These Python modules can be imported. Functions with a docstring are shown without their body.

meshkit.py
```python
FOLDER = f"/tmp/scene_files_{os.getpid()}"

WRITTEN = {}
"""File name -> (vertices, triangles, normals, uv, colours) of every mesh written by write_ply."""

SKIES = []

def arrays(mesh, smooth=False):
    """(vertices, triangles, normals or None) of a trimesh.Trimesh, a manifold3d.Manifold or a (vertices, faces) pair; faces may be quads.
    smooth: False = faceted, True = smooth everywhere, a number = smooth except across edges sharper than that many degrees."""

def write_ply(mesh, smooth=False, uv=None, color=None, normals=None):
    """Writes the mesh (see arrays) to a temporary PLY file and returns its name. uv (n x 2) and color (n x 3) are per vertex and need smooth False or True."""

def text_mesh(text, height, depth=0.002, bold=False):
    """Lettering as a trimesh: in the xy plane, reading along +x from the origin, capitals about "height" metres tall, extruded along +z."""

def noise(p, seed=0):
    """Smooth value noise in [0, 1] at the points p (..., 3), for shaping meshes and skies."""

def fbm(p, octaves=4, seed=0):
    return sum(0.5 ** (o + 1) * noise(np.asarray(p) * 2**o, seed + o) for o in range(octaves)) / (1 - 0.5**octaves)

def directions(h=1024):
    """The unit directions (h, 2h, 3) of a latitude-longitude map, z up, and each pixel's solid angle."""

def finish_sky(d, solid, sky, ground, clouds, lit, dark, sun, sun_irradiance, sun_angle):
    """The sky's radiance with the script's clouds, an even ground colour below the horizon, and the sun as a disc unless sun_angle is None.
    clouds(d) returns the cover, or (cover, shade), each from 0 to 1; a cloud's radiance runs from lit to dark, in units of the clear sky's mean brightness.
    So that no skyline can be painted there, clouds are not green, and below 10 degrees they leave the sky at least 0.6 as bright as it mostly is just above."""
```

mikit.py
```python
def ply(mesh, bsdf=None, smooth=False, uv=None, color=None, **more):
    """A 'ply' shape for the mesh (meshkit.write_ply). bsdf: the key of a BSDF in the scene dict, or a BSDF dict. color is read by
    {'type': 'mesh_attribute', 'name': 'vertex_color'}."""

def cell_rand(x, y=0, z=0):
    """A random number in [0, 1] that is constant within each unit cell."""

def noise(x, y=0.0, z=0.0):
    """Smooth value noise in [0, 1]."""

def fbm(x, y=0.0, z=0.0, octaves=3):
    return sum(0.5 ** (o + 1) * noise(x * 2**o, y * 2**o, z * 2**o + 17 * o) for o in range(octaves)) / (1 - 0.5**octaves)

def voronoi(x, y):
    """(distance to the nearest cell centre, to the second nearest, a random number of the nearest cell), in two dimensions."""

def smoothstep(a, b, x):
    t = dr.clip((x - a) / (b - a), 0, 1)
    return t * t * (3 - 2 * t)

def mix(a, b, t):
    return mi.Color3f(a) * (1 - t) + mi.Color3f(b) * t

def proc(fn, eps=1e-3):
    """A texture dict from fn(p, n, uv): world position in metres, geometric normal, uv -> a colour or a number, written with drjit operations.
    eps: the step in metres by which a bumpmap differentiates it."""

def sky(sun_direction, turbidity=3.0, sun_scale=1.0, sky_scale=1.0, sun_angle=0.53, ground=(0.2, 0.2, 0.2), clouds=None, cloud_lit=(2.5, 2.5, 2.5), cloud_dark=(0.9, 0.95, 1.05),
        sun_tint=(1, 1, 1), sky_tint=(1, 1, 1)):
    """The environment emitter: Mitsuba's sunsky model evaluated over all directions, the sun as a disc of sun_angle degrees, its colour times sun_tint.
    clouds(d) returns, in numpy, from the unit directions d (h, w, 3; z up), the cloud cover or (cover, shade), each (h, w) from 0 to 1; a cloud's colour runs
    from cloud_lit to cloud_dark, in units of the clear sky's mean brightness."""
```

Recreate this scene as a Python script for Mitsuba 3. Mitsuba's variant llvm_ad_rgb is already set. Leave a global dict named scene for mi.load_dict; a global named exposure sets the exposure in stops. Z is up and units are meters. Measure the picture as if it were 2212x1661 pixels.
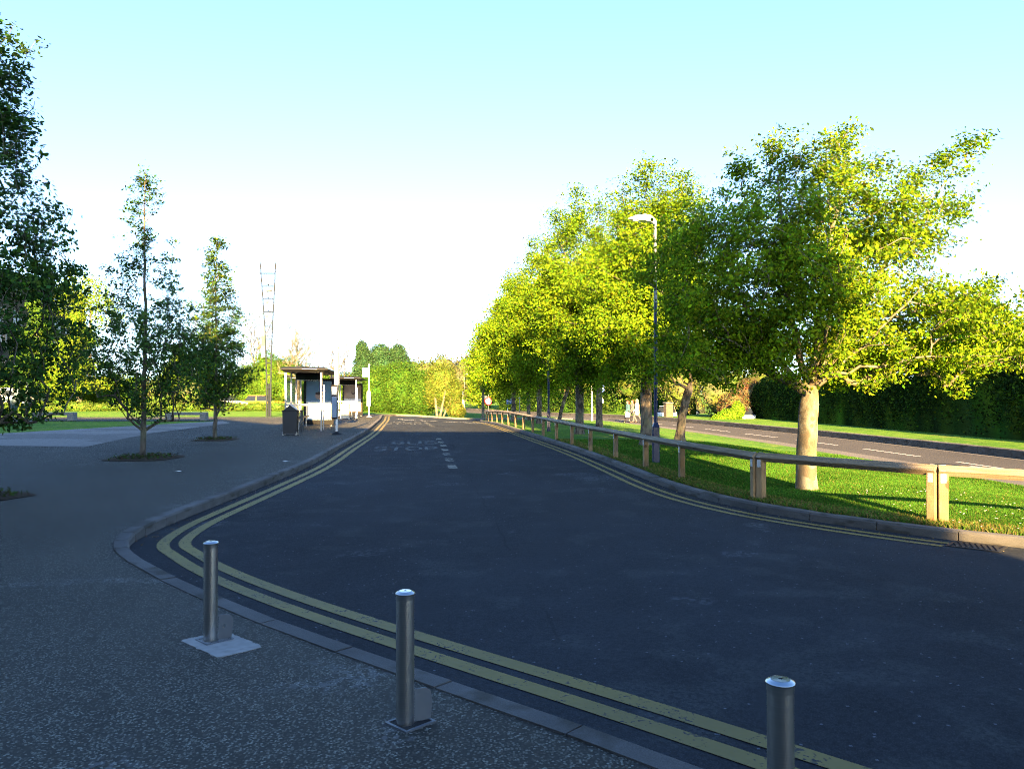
import math, random
import numpy as np, trimesh, mitsuba as mi, drjit as dr, mikit, meshkit, manifold3d
from scipy.spatial import Delaunay
from shapely.geometry import Polygon, LineString, Point
from shapely import contains_xy
from mikit import noise, fbm, voronoi, cell_rand, smoothstep, mix
T = mi.ScalarTransform4f
random.seed(5); np.random.seed(5)

# ------------------------------------------------------------------ camera, light, exposure
exposure = 4.2
PITCH = math.atan(21.5 / 1700)
EYE = [0, 0, 1.65]
scene = {
    'camera': {'type': 'perspective', 'fov': math.degrees(2 * math.atan(1106 / 1700)), 'fov_axis': 'x', 'near_clip': 0.05, 'far_clip': 3000.0,
               'to_world': T().look_at(origin=EYE, target=[0, math.cos(PITCH), 1.65 + math.sin(PITCH)], up=[0, 0, 1])},
    'sky_light': mikit.sky([0.09, -1.0, 0.25], turbidity=3.5, sun_scale=1.8, sky_scale=1.0, sun_tint=(1.0, 0.965, 0.87), sky_tint=(0.78, 0.95, 1.32)),
}
labels = {}
V3 = lambda *a: np.array(a, float)

# ------------------------------------------------------------------ helpers
def numbered(key):
    if key not in USED: USED.add(key); return key
    i = 1
    while f'{key}_{i:03d}' in USED: i += 1
    USED.add(f'{key}_{i:03d}'); return f'{key}_{i:03d}'
USED = set()
def obj(name, mesh, mat, parent=None, smooth=False, color=None, **more):
    key = numbered((parent + '__' if parent else '') + name)
    scene[key] = mikit.ply(mesh, mat, smooth, color=color, **more)
    return key
def tag(key, label, cat=None, group=None, kind=None):
    d = {'label': label}
    if cat: d['category'] = cat
    if group: d['group'] = group
    if kind: d['kind'] = kind
    labels[key] = d; return key
def thing(name, label, cat, group=None):
    return tag(numbered(name), label, cat, group)
def struct(name, mesh, mat, label, smooth=False):
    k = obj(name, mesh, mat, smooth=smooth); tag(k, label, kind='structure'); return k

def cat(ms):
    vs, fs, n = [], [], 0
    for m in ms:
        v, f = (m.vertices, m.faces) if hasattr(m, 'vertices') else m
        vs.append(np.asarray(v)); fs.append(np.asarray(f) + n); n += len(vs[-1])
    return trimesh.Trimesh(np.vstack(vs), np.vstack(fs), process=False)
def hull(pts): return trimesh.convex.convex_hull(np.asarray(pts, float))
def box(c, s, rz=0.0, ch=0.0):
    s = np.asarray(s, float) / 2
    if ch:
        pts = []
        for a in (-1, 1):
            for b in (-1, 1):
                for g in (-1, 1):
                    for k in range(3):
                        q = s - ch; q[k] = s[k]; pts.append(V3(a, b, g) * q)
        m = hull(pts)
    else: m = trimesh.creation.box(s * 2)
    v = m.vertices.copy()
    if rz:
        c_, s_ = math.cos(rz), math.sin(rz)
        v = np.c_[v[:, 0] * c_ - v[:, 1] * s_, v[:, 0] * s_ + v[:, 1] * c_, v[:, 2]]
    return trimesh.Trimesh(v + np.asarray(c, float), m.faces, process=False)
def tube(pts, radii, sides=8, caps=True):
    p = np.asarray(pts, float); n = len(p)
    t = np.gradient(p, axis=0) if n > 2 else np.repeat((p[-1] - p[0])[None], n, 0)
    t = t / (np.linalg.norm(t, axis=1, keepdims=True) + 1e-12)
    a = np.cross(t, np.where(np.abs(t[:, 2:]) < 0.9, [[0, 0, 1.]], [[1., 0, 0]]))
    for i in range(1, n):
        if (a[i] * a[i - 1]).sum() < 0: a[i] = -a[i]
    a /= np.linalg.norm(a, axis=1, keepdims=True) + 1e-12
    b = np.cross(t, a); an = np.arange(sides) * 2 * np.pi / sides
    r = np.broadcast_to(radii, (n,))
    v = p[:, None] + r[:, None, None] * (np.cos(an)[None, :, None] * a[:, None] + np.sin(an)[None, :, None] * b[:, None])
    i, j = np.meshgrid(np.arange(n - 1), np.arange(sides), indexing='ij')
    q = np.stack([i * sides + j, i * sides + (j + 1) % sides, (i + 1) * sides + (j + 1) % sides, (i + 1) * sides + j], -1).reshape(-1, 4)
    f = np.vstack([q[:, [0, 1, 2]], q[:, [0, 2, 3]]]); v = v.reshape(-1, 3)
    if caps:
        k = len(v); v = np.vstack([v, p[0], p[-1]]); jj = np.arange(sides); e = (n - 1) * sides
        f = np.vstack([f, np.c_[(jj + 1) % sides, jj, jj * 0 + k], np.c_[jj + e, (jj + 1) % sides + e, jj * 0 + k + 1]])
    return v, f
def lathe(profile, c, sides=32):
    pr = np.asarray(profile, float); n = len(pr); an = np.arange(sides) * 2 * np.pi / sides
    v = np.stack([pr[:, :1] * np.cos(an), pr[:, :1] * np.sin(an), np.repeat(pr[:, 1:], sides, 1)], -1).reshape(-1, 3) + np.asarray(c, float)
    i, j = np.meshgrid(np.arange(n - 1), np.arange(sides), indexing='ij')
    q = np.stack([i * sides + j, i * sides + (j + 1) % sides, (i + 1) * sides + (j + 1) % sides, (i + 1) * sides + j], -1).reshape(-1, 4)
    return trimesh.Trimesh(v, np.vstack([q[:, [0, 1, 2]], q[:, [0, 2, 3]]]), process=False)
def prism(poly2d, y0, y1, frame):
    """poly2d in the plane (e1, e2) of frame=(origin, e1, e2, e3), extruded along e3 from y0 to y1."""
    m = trimesh.creation.extrude_polygon(Polygon(poly2d), y1 - y0, engine='earcut')
    o, e1, e2, e3 = [np.asarray(a, float) for a in frame]
    v = o + m.vertices[:, :1] * e1 + m.vertices[:, 1:2] * e2 + (m.vertices[:, 2:] + y0) * e3
    f = m.faces if np.dot(np.cross(e1, e2), e3) > 0 else m.faces[:, ::-1]
    return trimesh.Trimesh(v, f, process=False)

def smooth_line(pts, step=0.5, it=3):
    p = np.asarray(pts, float)
    for _ in range(it):
        q = np.empty((2 * len(p) - 2, p.shape[1])); q[0::2] = .75 * p[:-1] + .25 * p[1:]; q[1::2] = .25 * p[:-1] + .75 * p[1:]
        p = np.vstack([p[:1], q, p[-1:]])
    return resample(p, step)
def resample(p, step):
    s = np.r_[0, np.cumsum(np.linalg.norm(np.diff(p, axis=0), axis=1))]
    n = max(2, int(round(s[-1] / step)) + 1); t = np.linspace(0, s[-1], n)
    return np.stack([np.interp(t, s, p[:, k]) for k in range(p.shape[1])], 1)
def offset(p, d):
    """d > 0: to the left of the walking direction. Loops at tight bends are cut away."""
    t = np.gradient(p, axis=0); t /= np.linalg.norm(t, axis=1, keepdims=True)
    return p + d * np.c_[-t[:, 1], t[:, 0]]
def fill(poly, step, zf, bstep=None):
    """A sheet over the polygon, z = zf(x, y)."""
    poly = poly.buffer(0)
    pts = []
    for g in getattr(poly, 'geoms', [poly]):
        for ring in [g.exterior, *g.interiors]:
            n = max(4, int(ring.length / (bstep or step))); pts += [ring.interpolate(i / n, normalized=True).coords[0] for i in range(n)] + list(ring.coords[:-1])
    x0, y0, x1, y1 = poly.bounds
    gx, gy = np.meshgrid(np.arange(x0, x1, step), np.arange(y0, y1, step)); g = np.c_[gx.ravel(), gy.ravel()]
    g = g[contains_xy(poly.buffer(-step * 0.4), g[:, 0], g[:, 1])]
    p = np.unique(np.round(np.vstack([np.array(pts), g]), 4), axis=0)
    f = Delaunay(p).simplices; c = p[f].mean(1)
    f = f[contains_xy(poly.buffer(1e-3), c[:, 0], c[:, 1])]
    a = p[f]; cr = (a[:, 1, 0] - a[:, 0, 0]) * (a[:, 2, 1] - a[:, 0, 1]) - (a[:, 1, 1] - a[:, 0, 1]) * (a[:, 2, 0] - a[:, 0, 0])
    f = np.where(cr[:, None] > 0, f, f[:, ::-1]); f = f[np.abs(cr) > 1e-8]
    return np.c_[p, zf(p[:, 0], p[:, 1])], f
def strip(line, d0, d1, zf):
    a, b = offset(line, d0), offset(line, d1); n = len(a)
    p = np.vstack([a, b]); v = np.c_[p, zf(p[:, 0], p[:, 1])]; i = np.arange(n - 1)
    f = np.vstack([np.c_[i, i + 1, i + 1 + n], np.c_[i, i + 1 + n, i + n]])
    if d1 < d0: f = f[:, ::-1]
    return v, f
def sst(a, b, x):
    t = np.clip((x - a) / (b - a), 0, 1); return t * t * (3 - 2 * t)

# ------------------------------------------------------------------ lie of the land (metres; x right, y ahead)
KL = smooth_line([(7, -2.4), (2.2, 2.15), (.57, 3.72), (-.75, 4.86), (-2, 6.0), (-3.1, 7.15), (-3.65, 7.8), (-4.18, 8.45), (-4.33, 9.5), (-4.38, 11.4), (-4.45, 14), (-4.6, 18), (-5.25, 24), (-6.1, 33), (-7.35, 42.5), (-8.6, 52),
                  (-9.5, 57.5), (-9.75, 60.2), (-8.4, 61.3), (-4.5, 62), (0, 63.5), (5.2, 67.2)], 0.25)
KR = smooth_line([(15, 4.5), (9, 6.6), (6.4, 7.7), (5.1, 8.78), (4.19, 9.85), (3.35, 11.2), (2.75, 13.4), (2.43, 17.3), (1.94, 22.3), (1.23, 27.5), (.25, 35), (-.78, 42.5), (-1.8, 51.5), (-2.35, 55.5), (-2.2, 58.2), (0, 60), (4, 61.5), (6.7, 62.3)], 0.25)
L0 = smooth_line([(14, -14), (12.4, 5), (11.3, 18), (11.15, 28), (10.4, 38), (9.3, 47), (8.2, 56), (6.2, 66), (3.2, 76), (-3, 90), (-8.8, 110), (-17, 132), (-34, 160)], 1.0)
def dist_l0(x, y):
    p = np.c_[np.ravel(x), np.ravel(y)]; best = np.full(len(p), 1e9); sign = np.ones(len(p))
    a, b = L0[:-1:2], L0[2::2]; n = min(len(a), len(b)); a, b = a[:n], b[:n]
    for s in range(0, len(p), 20000):
        q = p[s:s + 20000, None]; d = b - a
        t = np.clip(((q - a) * d).sum(-1) / (d * d).sum(-1), 0, 1); w = q - (a + t[..., None] * d); r = (w * w).sum(-1); k = r.argmin(1)
        i = np.arange(len(k)); best[s:s + 20000] = np.sqrt(r[i, k]); sign[s:s + 20000] = np.sign(d[k, 0] * w[i, k, 1] - d[k, 1] * w[i, k, 0])
    return (best * sign).reshape(np.shape(x))       # > 0: left of the main road
def S(x, y):
    x, y = np.broadcast_arrays(np.asarray(x, float), np.asarray(y, float))
    d = dist_l0(x, y)
    m = -0.5 - 0.25 * sst(60, 110, y)
    z = m * (1 - sst(0.2, 6.0, d))
    far = sst(62, 66, y) * sst(0, 8, d)
    z = z - 0.36 * sst(-9.5, -2.5, x) * sst(40, 62, y) * sst(0.5, 6, d)
    return z - 1.25 * far * np.exp(-((x + 5.5) / 5.0) ** 2 - ((y - 81) / 9.5) ** 2)
def PZ(x, y): return S(x, y) + 0.02 + 0.1 * sst(7.5, 9.6, np.asarray(y, float))     # pavement: dropped to the carriageway beside the bollards
def GZ(x, y): return S(x, y) + 0.1
def z1(f, x, y): return float(f(np.array([x]), np.array([y]))[0])
def gz(x, y): return z1(GZ, x, y)
def pz(x, y): return z1(PZ, x, y)

# ------------------------------------------------------------------ materials
def mat(key, **d): scene['mat_' + key] = d; return 'mat_' + key
def plain(key, col, rough=0.6, metal=0.0, spec=0.5, **more):
    return mat(key, type='twosided', b={'type': 'principled', 'base_color': {'type': 'rgb', 'value': list(col)}, 'roughness': rough, 'metallic': metal, 'specular': spec, **more})
def procm(key, fn, rough=0.8, spec=0.3, bump=None, scale=1.0, eps=1e-3, **more):
    b = {'type': 'principled', 'base_color': mikit.proc(fn), 'roughness': rough, 'specular': spec, **more}
    if bump: b = {'type': 'bumpmap', 'arbitrary': mikit.proc(bump, eps), 'scale': scale, 'b': b}
    return mat(key, type='twosided', b=b)
def asphalt_col(p):
    c1 = cell_rand(p.x * 160, p.y * 160, 3); c2 = noise(p.x * 45, p.y * 45, 0)
    blot = fbm(p.x * .55, p.y * .35, 2, 3); b2 = fbm(p.x * 3.1 + 9, p.y * 2.4, 5, 2)
    v = .016 + .014 * c1 * c1 + .007 * c2 + .011 * (blot - .5) + .006 * (b2 - .5)
    v = dr.select(cell_rand(p.x * 70, p.y * 70, 8) > .9972, .10, v)
    return mix((.86, .97, 1.12), (.80, .96, 1.16), blot) * v
def asphalt(p, n, uv):
    c = asphalt_col(p)
    scuff = smoothstep(.70, .80, fbm(p.x * 1.3 + 2, p.y * 1.1, 6, 4)) * smoothstep(.4, .8, noise(p.x * 30, p.y * 30, 4))
    seam = smoothstep(.018, .006, dr.abs(p.x - .9 + .22 * p.y * .5 + .06 * (noise(p.y * 2.2, 3) - .5)) ) * smoothstep(.3, .5, noise(p.y * .9, 7))
    grit = smoothstep(.55, .75, fbm(p.x * 2.6 + 8, p.y * 2.6, 3, 4)) * cell_rand(p.x * 55, p.y * 55, 2)
    return c * (1 - .25 * seam) + mi.Color3f(.028, .032, .036) * scuff + mi.Color3f(.013, .015, .013) * grit
def road_main(p, n, uv):
    v = .040 + .016 * cell_rand(p.x * 90, p.y * 90, 1) + .014 * (fbm(p.x * .5, p.y * .25, 1, 3) - .5)
    return mi.Color3f(1.03, 1.0, .98) * v
def footway(p, n, uv):
    v = .072 + .025 * cell_rand(p.x * 60, p.y * 60, 1) + .03 * (fbm(p.x * .8, p.y * .5, 1, 3) - .5)
    return mi.Color3f(1.06, 1.0, .93) * v
def chips(p, n, uv):
    f, s, w = voronoi(p.x * 72, p.y * 72)
    stone = w * w * w
    v = .015 + .20 * stone * smoothstep(.62, .25, f)
    v = v + .007 * noise(p.x * 30, p.y * 30, 2)
    blot = fbm(p.x * .7 + 3, p.y * .5, 1, 4)
    v = v * (.70 + .62 * blot)
    scuff = smoothstep(.66, .80, fbm(p.x * 1.7, p.y * 2.6, 7, 4)) * smoothstep(.35, .75, noise(p.x * 38, p.y * 38, 4))
    c = mix((1.12, 1.0, .70), (.96, 1.0, .84), w); v = v * 0.98
    return c * v + mi.Color3f(.05, .055, .06) * scuff
def chips_far(p, n, uv):
    w = cell_rand(p.x * 50, p.y * 50, 0); blot = fbm(p.x * .35 + 3, p.y * .3, 1, 4)
    return mix((1.08, 1.0, .9), (.95, 1.0, 1.05), w) * ((.055 + .05 * w * w) * (.6 + .8 * blot))
def chips_bump(p, n, uv):
    f, s, w = voronoi(p.x * 72, p.y * 72); return (1 - f) * (.4 + w)
def pale_stone(p, n, uv):
    band = smoothstep(.46, .54, fbm(p.x * .25 + 4, p.y * .5, 3, 2)); v = .075 + .035 * band + .04 * noise(p.x * 12, p.y * 12, 0)
    return mi.Color3f(1.0, .98, .93) * v
def concrete(p, n, uv):
    v = .17 + .08 * (fbm(p.x * 6, p.y * 6, p.z * 6, 4) - .5) + .03 * cell_rand(p.x * 240, p.y * 240, p.z * 240)
    st = smoothstep(.60, .74, fbm(p.x * 2.3 + 5, p.y * 2.3, p.z * 7, 3))
    return mix((1.0, .98, .93), (.62, .60, .52), st) * v
def kerbstone(p, n, uv):
    v = .072 + .05 * (fbm(p.x * 5, p.y * 5, p.z * 9, 4) - .5) + .03 * cell_rand(p.x * 200, p.y * 200, p.z * 200)
    v = v * (.75 + .5 * fbm(p.x * .9 + 3, p.y * .9, 0, 2))
    st = smoothstep(.55, .72, fbm(p.x * 3.3 + 5, p.y * 3.3, p.z * 9, 3))
    return mix((1.0, .98, .94), (.55, .52, .44), st) * v
def yellow_paint(p, n, uv):
    wear = smoothstep(.33, .50, fbm(p.x * 9, p.y * 9, 3, 4) * .45 + .55 * noise(p.x * 75, p.y * 75, 1) + .14)
    c = mix((.17, .135, .038), (.125, .105, .04), fbm(p.x * 2, p.y * 2, 1, 2))
    return asphalt_col(p) * (1 - wear) + c * wear
def white_worn(p, n, uv):
    wear = smoothstep(.40, .58, fbm(p.x * 2.2, p.y * 2.2, 3, 4) * .75 + .25 * noise(p.x * 45, p.y * 45, 1))
    return asphalt_col(p) * (1 - wear) + mi.Color3f(.052, .06, .062) * wear
def white_fresh(p, n, uv):
    wear = smoothstep(.26, .42, fbm(p.x * 5, p.y * 5, 3, 4))
    return asphalt_col(p) * 2.0 * (1 - wear) + mi.Color3f(.72, .72, .69) * wear
def white_line(p, n, uv): return mi.Color3f(.40, .40, .38) * (.8 + .3 * noise(p.x * 20, p.y * 20, 0))
def cream_worn(p, n, uv):
    wear = smoothstep(.38, .5, fbm(p.x * 6, p.y * 6, 3, 4))
    return asphalt_col(p) * (1 - wear) + mi.Color3f(.13, .13, .105) * wear
def timber(p, n, uv):
    g = fbm(p.x * 7 + p.z * 1.5, p.y * 7, p.z * 3.0, 3)
    fine = noise(p.x * 130, p.y * 130, p.z * 7)
    c = mix((.22, .135, .06), (.32, .21, .105), smoothstep(.3, .7, g))
    grey = smoothstep(.45, .7, fbm(p.x * 2.1, p.y * 2.1, p.z * 2.5 + 8, 3))
    c = mix(c, (.17, .14, .10), grey * .6) * (.82 + .3 * fine)
    knot = smoothstep(.80, .86, noise(p.x * 9 + 4, p.y * 9, p.z * 7))
    return mix(c, (.13, .07, .035), knot)
def rail_timber(p, n, uv):
    g = fbm(p.x * 3, p.y * 3, p.z * 60, 3)
    c = mix((.17, .135, .09), (.26, .21, .145), smoothstep(.3, .7, g)) * (.85 + .3 * noise(p.x * 5, p.y * 5, p.z * 170))
    return mix(c, (.14, .115, .085), smoothstep(.62, .75, fbm(p.x * 1.3, p.y * 1.3, p.z * 20 + 4, 3)))
def bark(p, n, uv):
    g = fbm(p.x * 16, p.y * 16, p.z * 5, 4); l = smoothstep(.52, .66, fbm(p.x * 3.2, p.y * 3.2, p.z * 2.6 + 3, 3))
    c = mix((.055, .045, .035), (.17, .145, .11), smoothstep(.3, .7, g))
    return mix(c, (.20, .195, .12), l * .55)
def bark_bump(p, n, uv): return fbm(p.x * 24, p.y * 24, p.z * 6, 3)
def pale_bark(p, n, uv):
    g = fbm(p.x * 10, p.y * 10, p.z * 4, 4); c = mix((.12, .10, .065), (.25, .235, .175), smoothstep(.3, .68, g))
    l = smoothstep(.58, .66, fbm(p.x * 5 + 2, p.y * 5, p.z * 5, 3))
    c = mix(c, (.15, .12, .08), l)
    return mix(c, (.22, .21, .10), smoothstep(.54, .68, fbm(p.x * 2.2, p.y * 2.2, p.z * 1.6, 3)) * .6)
def turf(p, n, uv):
    a = fbm(p.x * .45, p.y * .45, 1, 3); b = fbm(p.x * 6, p.y * 6, 2, 3); c = noise(p.x * 60, p.y * 60, 3)
    col = mix((.034, .092, .012), (.075, .140, .018), smoothstep(.3, .7, a * .5 + b * .5))
    col = mix(col, (.13, .13, .045), smoothstep(.6, .8, fbm(p.x * 2.2, p.y * 2.2, 9, 3)) * .6)
    return col * (.65 + .6 * c)
def soil(p, n, uv):
    v = .6 + .8 * noise(p.x * 50, p.y * 50, 3); return mix((.022, .017, .012), (.05, .035, .022), fbm(p.x * 8, p.y * 8, 1, 3)) * v
def bricks(p, n, uv):
    u = p.x * .8 + p.y * .6; r = dr.floor(p.z / .3); cr = cell_rand(dr.floor((u + .45 * (r - 2 * dr.floor(r / 2))) / .9), r, 2)
    return mix((.16, .095, .06), (.24, .15, .10), cr)
def brushed(p, n, uv): return mix((.50, .50, .48), (.70, .69, .66), noise(p.x * 8, p.y * 8, p.z * 220) * .5 + .5 * fbm(p.x * 6, p.y * 6, p.z * 3, 3))
def patina(p, n, uv): return mix((.045, .075, .08), (.10, .16, .165), fbm(p.x * 4, p.y * 4, p.z * 3, 4))

M_ASPH = procm('asphalt', asphalt, .9, .12)
M_MAIN = procm('main_asphalt', road_main, .9, .12)
M_FOOT = procm('footway', footway, .9, .2)
M_CHIP = procm('chippings', chips, .75, .35, chips_bump, .004, .002)
M_CHIPF = procm('far_chippings', chips_far, .85, .25)
M_PALE = procm('pale_stone', pale_stone, .85, .25)
M_CONC = procm('concrete', concrete, .85, .25)
M_KERB = procm('kerbstone', kerbstone, .85, .25)
M_YEL = procm('yellow_paint', yellow_paint, .7, .3)
M_WORN = procm('worn_white_paint', white_worn, .75, .3)
M_WHITE = procm('white_paint', white_fresh, .7, .3)
M_LINE = procm('white_line', white_line, .7, .2)
M_CREAM = procm('cream_paint', cream_worn, .75, .3)
M_WOOD = procm('timber', timber, .75, .3)
M_RAIL = procm('rail_timber', rail_timber, .75, .3)
M_BARK = procm('bark', bark, .9, .2, bark_bump, .02, .004)
M_PBARK = procm('pale_bark', pale_bark, .9, .2)
M_TURF = procm('turf', turf, .95, .1)
M_SOIL = procm('soil', soil, .95, .1)
M_BRICK = procm('brick', bricks, .9, .2)
M_STEEL = procm('brushed_steel', brushed, .30, .5, metallic=1.0)
M_PATINA = procm('patina', patina, .5, .5, metallic=.3)
M_CAP = plain('polished_steel', (.52, .53, .53), .2, 1.0)
M_PLATE = plain('galvanised_plate', (.10, .115, .13), .55, .2)
M_STRAP = plain('galvanised_strap', (.50, .52, .52), .5, .35)
M_PIT = plain('dark_recess', (.012, .012, .012), .9)
M_NAVY = plain('navy_paint', (.012, .025, .085), .35)
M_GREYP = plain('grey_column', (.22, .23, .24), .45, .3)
M_WPLAS = plain('white_enamel', (.82, .82, .80), .35)
M_BLACK = plain('black_paint', (.006, .006, .007), .6, 0, .2)
M_DGREY = plain('dark_grey_metal', (.022, .023, .025), .6, 0, .25)
M_CHAR = plain('charcoal_panel', (.045, .047, .05), .6, 0, .3)
M_ALU = plain('aluminium', (.55, .56, .57), .35, .7)
M_BLUEP = plain('timetable_sheet', (.24, .31, .42), .3)
M_SIGNB = plain('blue_sign', (.02, .10, .42), .35)
M_SIGNR = plain('red_sign', (.55, .03, .03), .35)
M_SKIN = plain('skin', (.45, .28, .20), .6)
M_TYRE = plain('tyre_rubber', (.02, .02, .02), .8)
M_GLASS = mat('pane_glass', type='thindielectric', int_ior=1.5)
M_CARGL = plain('car_glass', (.02, .025, .03), .08, 0, .6)
def leafm(key, trans=.9, rough=.55, spec=.3):
    return mat(key, type='principledthin', base_color={'type': 'mesh_attribute', 'name': 'vertex_color'}, roughness=rough, diff_trans=trans)
M_LEAF = leafm('leaf', 0.55)
M_INNER = mat('inner_foliage', type='twosided', b={'type': 'diffuse', 'reflectance': {'type': 'mesh_attribute', 'name': 'vertex_color'}})

# ------------------------------------------------------------------ ground, roads, pavements
def ring(*lines): return Polygon(np.vstack(lines))
klb, krb = offset(KL, .143), offset(KR, -.143)
struct('bus_road', fill(Polygon(np.vstack([KL, KR[::-1]])).buffer(.05), .8, S), M_ASPH, 'dark asphalt bus road in the shade, narrowing towards the far bus shelters')
near = Polygon(np.vstack([klb[:150], [(-4.6, 12), (-14, 12), (-30, 12), (-30, -14), (7, -14)]])).buffer(0)
pave = Polygon(np.vstack([klb[klb[:, 1] < 61][:999], [(-11, 61.5), (-14, 57), (-14.5, 54), (-60, 51.5), (-60, 45), (-16.6, 45.5), (-17.6, 42), (-20, 31), (-26, 21), (-40, 4), (-60, -14), (7, -14)]])).buffer(0)
struct('pavement', fill(pave.intersection(Polygon([(-70, -20), (20, -20), (20, 14), (-70, 14)])), .5, PZ, .12), M_CHIP, 'dark stone chip pavement in the shade around the three steel bollards')
struct('pavement', fill(pave.intersection(Polygon([(-70, 14), (20, 14), (20, 70), (-70, 70)])), .9, PZ, .3), M_CHIP, 'wide chip surfaced pavement running back to the bus shelters and benches')
struct('paved_band', fill(Polygon([(-16.6, 45.2), (-15, 42), (-14.2, 31), (-12.4, 22.8), (-15.9, 23.6), (-26.5, 18.5), (-26, 21), (-20, 31), (-17.6, 42)]), .8, lambda x, y: PZ(x, y) + .005), M_PALE, 'pale stone band in the pavement beside the lawn on the left')
verge = Polygon(np.vstack([krb, L0[(L0[:, 1] < 62.5) & (L0[:, 1] > 2)][::-1]])).buffer(0)
struct('grass_verge', fill(verge, .5, GZ), M_TURF, 'mown grass verge between the timber rail and the main road')
lawn = Polygon([(-16.6, 45.5), (-17.6, 42), (-20, 31), (-26, 21), (-40, 4), (-90, 4), (-90, 45)])
struct('lawn', fill(lawn, 1.2, GZ), M_TURF, 'shaded lawn on the left in front of the concrete benches')
lawn2 = Polygon([(-90, 51.3), (-60, 51.5), (-14.5, 54), (-14, 57), (-11, 61.5), (-11, 84), (-90, 84)])
struct('lawn', fill(lawn2, 1.5, GZ), M_TURF, 'sunlit lawn behind the concrete benches up to the far hedges')
ROADL, ROADR, KERBW = -1.5, -5.75, .3
struct('footway', strip(L0, 0, ROADL, lambda x, y: S(x, y) + .005), M_FOOT, 'pale worn footway along the near side of the main road')
struct('main_road', strip(L0, ROADL, ROADR, S), M_MAIN, 'sunlit grey brown main road curving away on the right')
struct('far_verge', strip(L0, ROADR - .3, -15.0, lambda x, y: S(x, y) + .27), M_TURF, 'raised strip of sunlit grass between the main road and the dark hedge')
gx, gy = np.meshgrid(np.r_[np.linspace(-900, -120, 14), np.arange(-110, 111, 3.), np.linspace(120, 900, 14)], np.r_[np.linspace(-700, -40, 12), np.arange(-30, 181, 3.), np.linspace(190, 1500, 16)])
n1, n2 = gx.shape; gxx, gyy = gx.ravel(), gy.ravel()
inroad = contains_xy(Polygon(np.vstack([KL, KR[::-1]])).buffer(4), gxx, gyy) | (np.abs(dist_l0(gxx, gyy) + 3) < 9) | contains_xy(pave.buffer(4), gxx, gyy) | contains_xy(verge.buffer(4), gxx, gyy)
gzz = S(gxx, gyy) + np.where(inroad, -.35, .06)
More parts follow.
